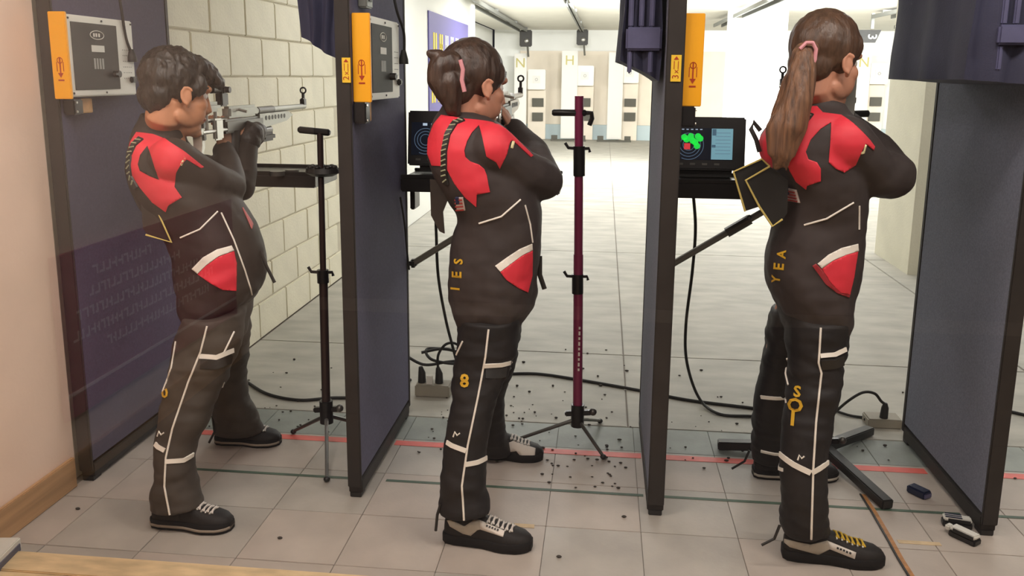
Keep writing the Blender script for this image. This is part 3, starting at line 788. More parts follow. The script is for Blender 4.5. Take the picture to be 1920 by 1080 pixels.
cable('floor_cable', [g3(1800, 768), g3(1870, 774), g3(1900, 773), (2.2, 3.50, .007), (2.9, 3.52, .007), (3.6, 3.6, .007), (4.4, 3.55, .007)], .007, 'black cable on the concrete right of the last divider')
c5 = cable('hanging_cable', [(-.787, 3.27, W(742, 368, 3.3).z), (-.786, 3.33, W(752, 420, 3.33).z), (-.787, 3.37, W(757, 470, 3.37).z), (-.786, 3.40, W(760, 505, 3.4).z)], .004, 'thin black cable below the shelf on the second divider')

# ================================================================ RIFLE STANDS
def stand(kind, px_top, px_hub, Y, zh, feet, pole_m, label, bar, collars, tray=None, low=False, hook=None):
    hub = W(*px_hub, Y); hub.z = zh; top = W(*px_top, Y)
    t = thing('rifle_stand', (hub.x, hub.y, 0), label, 'stand', 'rifle stands')
    mid = hub.lerp(top, .52)
    MB().use(pole_m).tube([hub, mid], .0185 if kind == 2 else .0165, 14).build('lower_pole', None, t)
    MB().use(pole_m).tube([mid, top], .0165 if kind != 1 else .0115, 14).build('upper_pole', None, t)
    MB().use(M_blackmetal).tube([hub-Vector((0, 0, .05)), hub+Vector((0, 0, .04))], .026, 12).build('hub', None, t)
    MB().use(M_blackmetal).between(hub+Vector((-.05, 0, .0)), hub+Vector((.055, 0, .01)), .022, .02, .004).build('hub_bracket', None, t)
    MB().use(M_gun).ball(hub+Vector((.06, -.02, .02)), .015).build('hub_knob', None, t)
    for i, f in enumerate(feet):
        f = Vector(f); r = .008
        if low: MB().use(M_black).between(hub+Vector((0, 0, -.02)), f+Vector((0, 0, .02)), .042, .034, .004).build('leg', None, t)
        else:
            lg = MB().use(M_silver if (kind == 1 and i == 0) else M_gun).tube([hub-Vector((0, 0, .02)), f+Vector((0, 0, .012))], [r, r*.8], 10).build('leg', None, t)
            MB().use(M_black).ball(f+Vector((0, 0, .010)), (.012, .012, .010)).build('foot_cap', None, lg)
    if kind == 2:
        pr = MB().use(M_trim)
        for k in range(9): pr.box((hub.x, hub.y-.0192, hub.z+.19+.021*k), (.007, .001, .010+.005*(k % 2)))
        pr.build('print', None, t, None)
    a, b = W(*bar[0], Y), W(*bar[1], Y)
    MB().use(M_blackmetal).tube([a, a.lerp(b, .05), a.lerp(b, .95), b], [.008, .0125, .0125, .008], 10).build('rest_bar', None, t)
    if hook:
        hp = [W(p[0], p[1], Y) for p in hook]; MB().use(M_blackmetal).tube(hp, .009, 8).build('rest_hook', None, t)
    for (p, q) in collars:
        u, v = W(*p, Y), W(*q, Y)
        cl = MB().use(M_blackmetal).tube([u, v], .022, 14).build('collar', None, t)
        w_ = u+Vector((0, 0, -.01))
        MB().use(M_blackmetal).tube([w_+Vector((-.052, -.01, .022)), w_+Vector((-.04, -.012, .004)), w_, w_+Vector((.036, 0, .002)), w_+Vector((.04, 0, -.012))], .006, 8).build('lever', None, cl)
    if tray:
        cx = W(*tray, Y)
        tr = MB().use(M_black); R = []
        for z, s in ((0, .62), (.012, 1), (.030, .94)):
            R.append([Vector((cx.x+.064*s*math.cos(a), cx.y+.05*s*math.sin(a), cx.z+z)) for a in (2*PI*i/20 for i in range(20))])
        tr.ring_loft(R); trr = tr.build('pellet_tray', None, t)
        for k in range(7):
            aa = k*.9; MB().use(M_black).ball((cx.x+.045*math.cos(aa), cx.y+.03*math.sin(aa), cx.z+.034), (.012, .012, .008)).build('lump', None, trr)
    return t
stand(1, (600, 246), (612, 772), 3.05, .155, [G(613, 903), (-1.22, 3.16, 0), (-.90, 3.24, 0)], M_bronze, 'dark bronze rifle stand with a pellet tray, beside the leftmost rifle', ((559, 243), (619, 249)), [((605, 506), (606, 530))], tray=(605, 330))
stand(2, (1086, 180), (1083, 776), 3.2, .13, [G(1131, 861), G(955, 834), (.02, 3.43, 0)], M_maroon, 'maroon rifle stand with black collars, right of the bun haired shooter', ((1035, 211), (1100, 212)), [((1086, 274), (1086, 330)), ((1083, 514), (1083, 550))], hook=[(1100, 212), (1109, 212), (1110, 222), (1105, 235)])
stand(3, (1594, 112), (1545, 838), 3.2, .065, [G(1345, 842), G(1630, 815), G(1664, 957)], M_blackmetal, 'black rifle stand with flat heavy legs behind the ponytailed shooter', ((1594, 214), (1630, 213)), [((1592, 420), (1592, 450))], low=True)

# ================================================================ SMALL THINGS ON THE FLOOR
c = G(1722, 928); R = Matrix.Rotation(math.radians(-55), 3, 'Z')
bx = thing('pellet_box', (c.x, c.y, 0), 'small dark blue plastic box lying on floor by the right divider', 'box')
MB().use(M_blue).box((c.x, c.y, .014), (.072, .042, .028), R, bev=.005).build('body', None, bx); MB().use(mat('blue_box_edge', (96, 92, 128), .4)).box((c.x+R.col[0].x*.036, c.y+R.col[0].y*.036, .012), (.004, .034, .014), R).build('end_label', None, bx)
def gadget(px, py, ang, label, two):
    c = G(px, py); R = Matrix.Rotation(math.radians(ang), 3, 'Z')
    t = thing('plastic_case', (c.x, c.y, 0), label, 'case')
    MB().use(M_black).box((c.x, c.y, .010), (.088, .040, .020), R, bev=.004).build('base', None, t)
    MB().use(M_offwhite).box((c.x, c.y, .027), (.084, .036, .013), R, bev=.004).build('lid', None, t)
    for s in (-1, 1): MB().use(M_black).box(Vector((c.x, c.y, .026))+R @ Vector((.004, .019*s, 0)), (.066, .004, .010), R).build('side_strip', None, t)
    if two: MB().use(M_offwhite).box(Vector((c.x, c.y, .02))+R @ Vector((-.052, 0, 0)), (.02, .024, .018), R, bev=.004).build('hinge_end', None, t)
    else:
        for k in (-.012, .0, .012): MB().use(M_blue).box(Vector((c.x, c.y, .0342))+R @ Vector((-.012, k, 0)), (.05, .005, .002), R).build('stripe', None, t)
gadget(1808, 1012, -52, 'white and black plastic case lying on floor, nearer of two by the right divider', True)
gadget(1793, 986, -12, 'striped white plastic case touching the right divider\'s front foot', False)
tp = thing('measuring_tape', G(1668, 1000), 'brown narrow tape strip on floor beside the black stand leg', 'tape')
pts = [G(1618, 928), G(1640, 962), G(1668, 1010), G(1690, 1050), G(1712, 1085), G(1740, 1130)]
mb = MB().use(M_brass)
for a, b in zip(pts[:-1], pts[1:]): mb.between(a+Vector((0, 0, .002)), b+Vector((0, 0, .002)), .016, .002)
mb.build('tape_blade', None, tp)
mb = MB().use(M_black)
for a, b in zip(pts[:-1], pts[1:]): mb.between(a+Vector((-.0095, 0, .003)), b+Vector((-.0095, 0, .003)), .006, .004)
mb.build('dark_edge', None, tp)
c = G(10, 1040); t = thing('paper_carton', (c.x, c.y, 0), 'white flat carton on the floor at the lower left corner by the baseboard', 'carton')
R = Matrix.Rotation(math.radians(8), 3, 'Z'); MB().use(M_offwhite).box((c.x-.01, c.y-.05, .022), (.10, .16, .036), R, bev=.003).build('body', None, t); MB().use(mat('carton_grey', (92, 92, 108), .5)).box((c.x+.042, c.y-.05, .014), (.004, .15, .022), R).build('side_band', None, t)
random.seed(11)
db = MB().use(M_debris)
for i in range(230):
    lane = random.choice((0, 1, 1, 1, 2, 3)); x0, x1 = ((-1.7, -.9), (-.7, .15), (.28, 1.2), (1.32, 2.0))[lane]
    y = random.choice((random.uniform(3.2, 3.9), random.uniform(3.0, 3.5), random.gauss(3.6, .5))); x = random.uniform(x0, x1)
    if y < 2.9: continue
    r = random.uniform(.002, .006)*(1.0 if y < 3.6 else 1.3)
    db.ball((x, y, r*.6+.001), (r*random.uniform(.8, 1.8), r, r*.7), nu=6, nv=4)
for i in range(26):
    x, y = random.uniform(-.2, .12), random.uniform(2.83, 3.1); r = random.uniform(.0025, .005); db.ball((x, y, r*.6), (r*1.6, r, r*.7), nu=6, nv=4)
for px, py in ((525, 1010), (1048, 1045), (146, 955), (1170, 970)): p = G(px, py); db.ball(p+Vector((0, 0, .003)), (.009, .006, .004), nu=6, nv=4)
o = db.build('spent_pellets', None, None); tag(o, 'dark spent pellets and grit scattered over the floor', 'pellets', kind='stuff')
#__PART3__
# ================================================================ RIFLES
def rifle(X, zb, Yb, label, metal, stock):
    t = thing('air_rifle', (X, Yb, zb), label, 'rifle', 'air rifles held by the shooters')
    B = lambda c, s, m, name, p=t, bev=.003, rot=None: MB().use(m).box((X+c[0], Yb+c[1], zb+c[2]), s, rot, bev).build(name, None, p)
    def T(pts, r, m, name, p=t, n=12): return MB().use(m).tube([(X+a, Yb+b, zb+c) for a, b, c in pts], r, n).build(name, None, p)
    bp = MB().use(M_silver)
    prof = [(-.004, .055), (.012, .06), (.016, .03), (.012, -.03), (.018, -.085), (.0, -.115), (-.022, -.135), (-.012, -.105), (-.002, -.08), (-.004, -.02)]
    bp.prism([(X-.016, Yb+a, zb+b-.015) for a, b in prof], (.032, 0, 0)); bpo = bp.build('butt_plate', None, t)
    for z in (-.03, -.07): B((.018, .012, z), (.006, .02, .022), M_gun, 'adjuster', bpo)
    T([(-.008, .01, -.02), (-.008, .24, -.02)], .007, M_silver, 'butt_rod'); T([(.010, .01, -.055), (.010, .24, -.055)], .007, M_silver, 'butt_rod')
    B((0, .10, .028), (.036, .12, .034), metal, 'cheek_piece', bev=.012)
    for y in (.07, .14): T([(0, y, -.05), (0, y, .015)], .006, M_silver, 'cheek_post')
    B((.012, .13, -.05), (.016, .06, .075), M_silver, 'weight_block', bev=.006)
    B((0, .36, -.045), (.034, .34, .05), stock, 'stock', bev=.008)
    B((0, .35, .004), (.034, .25, .042), metal, 'receiver', bev=.008)
    T([(.017, .30, .012), (.05, .295, .005)], .005, M_silver, 'bolt_handle'); 
    gp = MB().use(M_black); R = []
    for y, z, rx, ry in ((.295, -.05, .016, .026), (.285, -.09, .020, .027), (.27, -.13, .020, .026), (.262, -.165, .023, .030), (.262, -.175, .018, .025)):
        R.append([(X+rx*math.cos(a), Yb+y+ry*math.sin(a), zb+z) for a in (2*PI*i/16 for i in range(16))])
    gp.ring_loft([[Vector(p) for p in r] for r in R]); gp.build('pistol_grip', None, t)
    tg = MB().use(M_black).torus((X, Yb+.345, zb-.085), .026, .004, axis=(1, 0, 0), n=18, k=6); tg.build('trigger_guard', None, t)
    T([(0, .34, -.068), (0, .337, -.095)], .003, M_silver, 'trigger')
    fe = MB().use(metal).prism([(X-.014, Yb+.50, zb-.012), (X-.014, Yb+.80, zb-.012), (X-.014, Yb+.86, zb-.030), (X-.014, Yb+.78, zb-.052), (X-.014, Yb+.50, zb-.070)], (.028, 0, 0)); fo = fe.build('fore_end', None, t)
    for k in range(7):
        for s in (-1, 1): MB().use(M_black).cyl((X+s*.0135, Yb+.56+.033*k, zb-.030), (X+s*.0152, Yb+.56+.033*k, zb-.030), .009, n=12).build('slot', None, fo)
    T([(0, .47, -.006), (0, .50, .0), (0, 1.04, .0)], [.014, .0125, .0115], metal, 'barrel'); T([(0, .50, .0), (0, .66, .0)], .015, M_gun, 'barrel_sleeve')
    T([(0, .46, -.082), (0, .62, -.080), (0, .64, -.078)], [.017, .017, .008], M_gun, 'air_cylinder')
    B((0, .57, -.105), (.05, .12, .035), M_black, 'hand_rest', bev=.01)
    rs = B((0, .20, .052), (.026, .055, .05), M_blackmetal, 'rear_sight', bev=.005)
    T([(0, .115, .088), (0, .175, .088)], .015, M_blackmetal, 'eyepiece', rs); B((0, .195, .085), (.034, .03, .036), M_blackmetal, 'sight_body', rs, .006)
    T([(.012, .20, .085), (.032, .20, .085)], .011, M_blackmetal, 'sight_knob', rs); T([(0, .20, .10), (0, .20, .118)], .011, M_blackmetal, 'sight_knob', rs)
    fs = B((0, 1.03, .018), (.02, .035, .035), M_blackmetal, 'front_sight', bev=.004)
    B((0, 1.035, .044), (.011, .018, .03), M_blackmetal, 'sight_post', fs)
    MB().use(M_blackmetal).torus((X, Yb+1.035, zb+.070), .0125, .0038, axis=(0, 1, 0), n=20, k=8).build('sight_ring', None, fs)
    return t
rifle(-1.348, 1.297, 2.745, 'silver target rifle held by the leftmost shooter, barrel against the block wall', mat('rifle_silver', (172, 172, 164), .4, metal=.5), M_gun)
rifle(-.366, 1.358, 2.745, 'grey target rifle held by the bun haired shooter', mat('rifle_tan_grey', (150, 138, 120), .4, metal=.4), mat('rifle_green_grey', (96, 110, 104), .4))
rifle(.742, 1.405, 2.735, 'grey target rifle held by the ponytailed shooter, front sight left of her hair', mat('rifle_grey', (140, 140, 136), .35, metal=.5), M_gun)

# ================================================================ PEOPLE
def smooth_rings(secs, n=32, p=2.5, sub=4, minr=.55):
    """Catmull-Rom between measured cross sections (yl, xl, yr, xr, Y, ry)"""
    out = []
    for i in range(len(secs)-1):
        p0, p1, p2, p3 = (secs[max(i-1, 0)], secs[i], secs[i+1], secs[min(i+2, len(secs)-1)])
        for k in range(sub):
            t = k/sub
            out.append([.5*(2*b+(c-a)*t+(2*a-5*b+4*c-d)*t*t+(3*b-a-3*c+d)*t**3) for a, b, c, d in zip(p0, p1, p2, p3)])
    out.append(list(secs[-1]))
    return [section(*s, n=n, p=p, minr=minr) for s in out]
def leg_secs(L): return [(y, xl, y, xr, Yc, ry) for y, xl, xr, Yc, ry in L]

def head_shapes(mb, M, s):
    def b(c, r, rot=None):
        q = M @ Vector(c); rr = (rot if rot else Matrix.Identity(3))
        mb.ball(q, tuple(v*s for v in r), M.to_3x3().normalized() @ rr, 20, 14)
    b((-.012, 0, .036), (.097, .076, .090)); b((.038, 0, -.030), (.056, .054, .080)); b((.050, 0, -.088), (.042, .038, .032))
    b((.080, 0, .034), (.020, .050, .016)); b((.090, 0, -.056), (.014, .024, .007)); b((.088, 0, -.068), (.013, .021, .007)); b((.078, 0, -.104), (.02, .022, .016))
    for k in (-1, 1):
        b((.054, .034*k, -.018), (.032, .026, .028)); b((.034, .032*k, -.046), (.052, .027, .046)); b((.022, .046*k, -.066), (.048, .013, .028), Matrix.Rotation(-.28*k, 3, 'Z'))
        R = Matrix.Rotation(.34*k, 3, 'Z') @ Matrix.Rotation(-.18, 3, 'Y')
        b((-.006, .079*k, -.006), (.0165, .006, .0235), R)
        pts = []
        for i in range(13):
            a = -.6+i/12*4.2; v = R @ Vector((-.0175*math.sin(a-.4)*1.0, .003*k, .0250*math.cos(a-.4)))
            pts.append(M @ (Vector((-.006, .081*k, -.004))+v))
        mb.tube(pts, .0046*s, 8); b((.002, .077*k, -.031), (.008, .006, .010))
    n = [(.092, 0, .020), (.103, 0, -.006), (.111, 0, -.028), (.098, 0, -.036)]
    mb.tube([M @ Vector(p) for p in n], [.008*s, .010*s, .0135*s, .012*s], 10)
    for k in (-1, 1): b((.097, .011*k, -.032), (.011, .008, .008))
def hand_shapes(mb, wrist, d, across, palm, curl=.9, s=1.0, spread=.0205):
    """d: wrist to knuckles, across: towards the index finger, palm: direction the palm faces"""
    d, across, palm = Vector(d).normalized(), Vector(across).normalized(), Vector(palm).normalized(); w0 = Vector(wrist)
    R = Matrix((d, across, palm)).transposed()
    mb.ball(w0+d*.048*s, (.052*s, .042*s, .018*s), R, 16, 10); mb.ball(w0+d*.03*s+across*.02*s+palm*.008*s, (.034*s, .022*s, .018*s), R, 14, 8)
    mb.tube([w0-d*.05*s, w0+d*.03*s], [.027*s, .028*s], 12)
    for i, L in enumerate((.042, .047, .043, .034)):
        p = w0+d*(.088-.003*abs(i-1))*s+across*(.031-spread*i)*s; dirv = d.copy(); ax = d.cross(palm); pts = [w0+d*.05*s+across*(.026-.0175*i)*s, p.copy()]; rad = [.010*s, .0098*s]
        for k, f in enumerate((1, .72, .55)):
            dirv = (Matrix.Rotation(curl*(.75 if k == 0 else 1.0), 3, ax) @ dirv) if True else dirv
            p = p+dirv*L*f*s; pts.append(p.copy()); rad.append((.0092, .0085, .0072)[k]*s)
        mb.tube(pts, rad, 10)
        for q, r in zip(pts[1:], rad[1:]): mb.ball(q, r, nu=10, nv=8)
    p = w0+d*.02*s+across*.030*s; dirv = (d*.62+across*.55+palm*.45).normalized(); pts = [w0+d*.01*s+across*.012*s, p.copy()]; rad = [.015*s, .0135*s]
    for k, L in enumerate((.038, .030)):
        p = p+dirv*L*s; pts.append(p.copy()); rad.append((.0105, .0085)[k]*s); dirv = (dirv+palm*.45+d*.2).normalized()
    mb.tube(pts, rad, 10)
    for q, r in zip(pts[1:], rad[1:]): mb.ball(q, r, nu=10, nv=8)

def shoe(parent, heel, toe, mats, panels=(), lace=M_laceW, line=None, hgt=1.0, ref=None, name='shoe', marks=()):
    heel, toe = Vector(heel), Vector(toe); heel.z = toe.z = 0
    ex = (toe-heel); L = ex.length; ex.normalize(); ey = Vector((-ex.y, ex.x, 0)); ez = Vector((0, 0, 1))
    def I(tab, t):
        for (a, u), (b, v) in zip(tab[:-1], tab[1:]):
            if a <= t <= b:
                k = (t-a)/(b-a) if b > a else 0; k = k*k*(3-2*k); return u+(v-u)*k
        return tab[-1][1]
    HW = [(0, .018), (.04, .031), (.14, .037), (.42, .036), (.70, .049), (.86, .044), (.95, .031), (1, .012)]
    HT = [(0, .07), (.05, .092), (.40, .098), (.52, .084), (.70, .066), (.88, .056), (.96, .046), (1, .030)]
    T = [0, .015, .04, .08, .14, .22, .30, .38, .46, .54, .62, .70, .78, .85, .90, .94, .97, .99, 1]
    up_ = MB().use(mats[0]); rings = []
    for t in T:
        hw, ht = I(HW, t), I(HT, t)*hgt; r = []
        for i in range(24):
            a = 2*PI*i/24; c, s_ = math.cos(a), math.sin(a)
            y = hw*math.copysign(abs(c)**.72, c); z = .018+(ht-.018)*(abs(s_)**.8) if s_ > 0 else .018
            r.append(heel+ex*(t*L)+ey*y+ez*z)
        rings.append(r)
    up_.ring_loft(rings); me = up_.mesh(name, 60); me.name = name
    o = bpy.data.objects.new(name, me); COL.objects.link(o); o.parent = parent; o.matrix_parent_inverse = Matrix.Translation(-wloc(parent))
    def outline(k, z): 
        P = [heel+ex*(t*L*1.01-.004)+ey*(I(HW, t)+k)+ez*z for t in T]+[heel+ex*(t*L*1.01-.004)-ey*(I(HW, t)+k)+ez*z for t in reversed(T)]
        return P
    so = MB().use(M_sole).ring_loft([outline(.001, .0005), outline(.004, .004), outline(.005, .026), outline(.002, .032)]); so.build('sole', None, o, 50)
    if line:
        MB().use(line).ring_loft([outline(.0055, .010), outline(.0075, .012), outline(.0075, .017), outline(.0055, .019)]).build('sole_line', None, o, 50)
    top = lambda t, y: heel+ex*(t*L)+ey*y+ez*(I(HT, t)*hgt*(1-.10*(abs(y)/.03)**2)+.002)
    for k in range(6):
        t = .50+.052*k; w_ = .021
        MB().use(lace).tube([top(t, -w_), top(t+.012, -w_*.4), top(t+.012, w_*.4), top(t+.026, w_)], .0032, 6).build('lace', None, o)
        MB().use(lace).tube([top(t, w_), top(t+.012, w_*.4)+ez*.002, top(t+.012, -w_*.4)+ez*.002, top(t+.026, -w_)], .0032, 6).build('lace', None, o)
        for s in (-1, 1): MB().use(M_silver).ball(top(t, s*w_*1.12), .0042, nu=8, nv=6).build('eyelet', None, o)
    if panels:
        sk = Skin(me, ref[:2], ref[2])
        for nm, poly, mm in panels: sk.patch(nm, poly, mm, o, off=.0022 if nm == 'side_panel' else .0036, nmax=.35)
        for a, b in marks: sk.band('print', [a, b], M_black, o, .006, .0052)
    return o

def skin_text(sk, name, body, px, size, ang, m, parent, gap=1.0):
    c = bpy.data.curves.new('t', 'FONT'); c.body = body; c.size = size; c.align_x = 'CENTER'; c.align_y = 'CENTER'; c.resolution_u = 2; c.offset = size*.03
    o = bpy.data.objects.new('t', c); COL.objects.link(o); dg = bpy.context.evaluated_depsgraph_get()
    me = bpy.data.meshes.new_from_object(o.evaluated_get(dg)); bpy.data.objects.remove(o); bpy.data.curves.remove(c)
    q = W(px[0], px[1], sk.Y); ca, sa = math.cos(ang), math.sin(ang); mb = MB().use(m); vs = []
    for v in me.vertices:
        x, y = v.co.x*ca-v.co.y*sa, v.co.x*sa+v.co.y*ca
        p = q+sk.u*x+sk.w*y; r = sk.bvh.ray_cast(p-sk.d*1.2, sk.d, 2.2)
        vs.append((r[0]+r[1]*.003) if r[0] is not None else p)
    mb.add(vs, [tuple(p.vertices) for p in me.polygons]); bpy.data.meshes.remove(me)
    return mb.build(name, None, parent, None)

def person(cfg):
    foot = G(*cfg['root']); t = thing('person', foot, cfg['label'], 'person', 'shooters at the firing line')
    Yc = cfg['Yc']
    for lg, k in (('leg_near', 0), ('leg_far', 1)):
        L = cfg[lg]; n = len(L)-1; sh = cfg['shoes'][k][0]; ya = sh[0].y*.74+sh[1].y*.26; dy = ya-L[-1][3]
        cfg[lg] = [(y, xl, xr, Y+dy*(i/n)**2, r) for i, (y, xl, xr, Y, r) in enumerate(L)]
    # ---- trousers
    mb = MB().use(M_tblack)
    mb.ring_loft(smooth_rings(leg_secs(cfg['leg_near']), p=2.3)); mb.ring_loft(smooth_rings(leg_secs(cfg['leg_far']), p=2.3))
    a = section(*cfg['hip'][0], p=2.4); b = section(*cfg['hip'][1], p=2.4); mb.ring_loft([a, b])
    zk = W(cfg['knee'][0], cfg['knee'][1], 2.55).z
    tm = remesh(mb, .0075, 4, wr=.0075, wscale=10, wdir=(.8, .8, 2.1), fn=lambda c: .35+1.1*math.exp(-((c.z-zk)/.12)**2)+.8*math.exp(-((c.z-.16)/.09)**2))
    tro = obj_from(tm, 'trousers', cfg['tm'], t); sk = Skin(tm, cfg['knee'], 2.52)
    for s in cfg['t_seams']: sk.seam('piping', s, M_trim, tro, .0032)
    for s, w_ in cfg['t_bands']: sk.band('knee_band', s, M_trim, tro, w_)
    for txt, px, size, ang in cfg.get('t_text', ()): skin_text(sk, 'lettering', txt, px, size, ang, M_gold, tro)
    for px in cfg.get('t_logo', ()):
        l = [(px[0]-6, px[1]+4), (px[0]-3, px[1]-5), (px[0]+1, px[1]+1), (px[0]+6, px[1]-3)]; sk.seam('emblem', l, M_trim, tro, .0026)
    for s in cfg.get('t_straps', ()): sk.band('knee_strap', s, M_black, tro, .030, .005)
    # ---- jacket
    mb = MB().use(M_jblack); mb.ring_loft(smooth_rings(cfg['torso'], p=2.35))
    limb(mb, cfg['arm_r']); limb(mb, cfg['arm_l'])
    zt = W(*cfg['ref'], Yc).z
    jm = remesh(mb, .0068, 5, wr=.0075, wscale=9.5, wdir=(1, 1, 1.5), fn=lambda c: .55+.75*math.exp(-((c.z-zt+.28)/.16)**2))
    jk = obj_from(jm, 'jacket', cfg['jm'], t); sj = Skin(jm, cfg['ref'], 2.53)
    for nm, poly, mm in cfg['patches']: sj.patch(nm, poly, mm, jk, off=.0028 if nm != 'shoulder_patch' else .0045, dmax=2.86 if nm == 'shoulder_panel' else 2.74)
    for s in cfg['j_seams']: sj.seam('piping', s, M_trim, jk, .0028)
    for s, mm, r in cfg.get('j_trims', ()): sj.seam('edge_trim', s, mm, jk, r)
    for txt, px, size, ang in cfg.get('j_text', ()): skin_text(sj, 'lettering', txt, px, size, ang, M_gold, jk)
    for s in cfg.get('lacing', ()):
        L = sj.line(s, .007); mbk = MB().use(M_black); rg = []
        P = [h+n*.002 for h, n in L]
        if len(P) > 2:
            for i, (p, (h, n)) in enumerate(zip(P, L)):
                tt = (P[min(i+1, len(P)-1)]-P[max(i-1, 0)]).normalized(); bb = n.cross(tt).normalized(); rg.append([p+bb*.011, p+bb*.009+n*.005, p-bb*.009+n*.005, p-bb*.011])
            mbk.ring_loft(rg); lc = mbk.build('back_lacing', None, jk); mk = MB().use(mat('lacing_cord', (164, 168, 138), .6))
            for i in range(1, len(P)-2, 2):
                n = L[i][1]; tt = (P[i+1]-P[i]).normalized(); bb = n.cross(tt).normalized(); mk.tube([P[i]+bb*.008+n*.006, P[i+1]-bb*.008+n*.006], .0022, 5)
            v = mk.build('lacing_cord', None, lc); v['kind'] = 'stuff'
    # flag patch
    if 'flag' in cfg:
        f = cfg['flag']; sj.patch('flag_patch', f, mat('flag_white', (206, 190, 184), .7), jk, off=.004)
        A, B_, C, D = [Vector((*q, 0)) for q in f]
        lp = lambda u, v: tuple((A.lerp(B_, u).lerp(D.lerp(C, u), v))[:2])
        for k in range(4): sj.band('flag_stripe', [lp(.04, .12+.25*k), lp(.96, .12+.25*k)], M_stripe, jk, .0045, .0055)
        sj.patch('flag_canton', [lp(0, 0), lp(.42, 0), lp(.42, .5), lp(0, .5)], M_navyflag, jk, off=.0065)
    # hanging flaps of the jacket's lower back
    for nm, poly, yy, mm, edge in cfg.get('flaps', ()):
        P = [W(x, y, yy) for x, y in poly]; v = MB().use(mm).prism(P, (0, .010, 0)).build(nm, None, jk, None)
        if edge:
            E = [W(x, y, yy)+Vector((0, -.002, 0)) for x, y in edge]; MB().use(mat('flap_edge', (206, 186, 108), .6)).tube(E, .0032, 6).build('flap_edge', None, v)
    for px_, yy in cfg.get('cords', ()):
        MB().use(M_black).tube([W(x, y, yy) for x, y in px_], .0045, 6).build('zip_cord', None, tro)
    for px_, yy, r in cfg.get('straps', ()):
        MB().use(M_black).tube([W(x, y, yy) for x, y in px_], r, 6, flat=.4).build('strap', None, jk)
    # ---- head, neck, hands and the body inside the clothes: one continuous surface
    hx, hy, hY = cfg['head']; s = cfg['hs']
    M = Matrix.Translation(W(hx, hy, hY)) @ Matrix.Rotation(cfg['yaw'], 4, 'Z') @ Matrix.Rotation(cfg['pitch'], 4, 'Y') @ Matrix.Scale(s, 4)
    bmb = MB().use(cfg['skin']); head_shapes(bmb, M, s)
    nb = W(*cfg['neck'][:2], cfg['neck'][2])
    bmb.tube([M @ Vector((-.022, 0, -.03)), M @ Vector((-.028, 0, -.075)), nb, nb-Vector((0, 0, .12))], [.058*s, .055*s, .060, .07], 18)
    tz = [x for x in cfg['torso']][2:-3]
    bmb.ring_loft([section(yl, xl+(xr-xl)*.2, yr, xr-(xr-xl)*.2, Y, ry*.75, n=24, p=2.1) for yl, xl, yr, xr, Y, ry in tz])
    for arm in ('arm_r', 'arm_l'): limb(bmb, [(a, b, Y, r*.62) for a, b, Y, r in cfg[arm]], 12)
    for lg in ('leg_near', 'leg_far'):
        L = cfg[lg]; pts = [((xl+xr)/2, y, Y, r) for (y, xl, xr, Y, ry), r in zip(L, [.058-.03*i/(len(L)-1) for i in range(len(L))])]
        limb(bmb, pts, 12)
        e = pts[-1]; q = W(e[0], e[1], e[2]); d = Vector((cfg['toe_dir'][0], cfg['toe_dir'][1], 0)).normalized(); bmb.tube([q, Vector((q.x, q.y, .07)), Vector((q.x, q.y, .050))+d*.03, Vector((q.x, q.y, .042))+d*.06], [.022, .022, .018, .012], 12)
    for hd in cfg['hands']: hand_shapes(bmb, W(*hd[0]), *hd[1:])
    bme = remesh(bmb, .0042, 5); obj_from(bme, 'body', cfg['skin'], t)
    for k in (-1, 1):
        ey = MB().use(M_eyew).ball(M @ Vector((.0700, .031*k, .010)), .0125*s, nu=16, nv=12).build('eye', None, t)
        MB().use(M_iris).ball(M @ Vector((.0795, .031*k, .010)), .0052*s, nu=12, nv=8).build('iris', None, ey)
        MB().use(cfg['hair']).tube([M @ Vector((.0955, .014*k, .036)), M @ Vector((.090, .032*k, .040)), M @ Vector((.070, .048*k, .036))], .0035*s, 6).build('eyebrow', None, t)
    MB().use(mat('lip_colour', (170, 98, 88), .5)).tube([M @ Vector((.092, -.022, -.061)), M @ Vector((.1035, 0, -.0605)), M @ Vector((.092, .022, -.061))], .0035*s, 6).build('mouth', None, t)
    # ---- hair
    hb = MB().use(cfg['hair'])
    for c, r in cfg['hair_balls']:
        hb.ball(M @ Vector(c), tuple(v*s for v in r), M.to_3x3().normalized(), 20, 14)
    hm = remesh(hb, .005, 3, wr=cfg.get('hw', .0035), wscale=cfg.get('hsc', 34), wdir=(1, 1, .5)); hr = obj_from(hm, 'hair', cfg['hair'], t)
    if 'pony' in cfg:
        pm = MB().use(cfg['ponym'])
        for strand in cfg['pony']:
            P = [W(a, b, Y) for a, b, Y, r in strand]; R = [q[3] for q in strand]; PP, RR = [], []
            for i in range(len(P)-1):
                for k in range(5):
                    u = k/5; PP.append(P[i].lerp(P[i+1], u)); RR.append(R[i]*(1-u)+R[i+1]*u)
            PP.append(P[-1]); RR.append(R[-1]); pm.tube(PP, RR, 14)
            for q, r in zip(P, R): pm.ball(q, r*.98, nu=14, nv=8)
        obj_from(remesh(pm, .0055, 4, wr=.005, wscale=40, wdir=(1.2, 1.2, .14)), 'ponytail', cfg['ponym'], t)
    for pts, yy, r, mm in cfg.get('tie', ()):
        MB().use(mm).tube([W(a, b, yy) for a, b in pts], r, 8).build('hair_tie', None, t)
    # glove on the left hand
    if 'glove' in cfg:
        gb = MB().use(M_glove)
        for (a, b, Y, r) in cfg['glove']: gb.ball(W(a, b, Y), r, nu=16, nv=12)
        obj_from(remesh(gb, .0045, 3, wr=.002, wscale=40), 'shooting_glove', M_glove, t)
    for sh in cfg['shoes']: shoe(t, *sh[0], **sh[1])
    return t

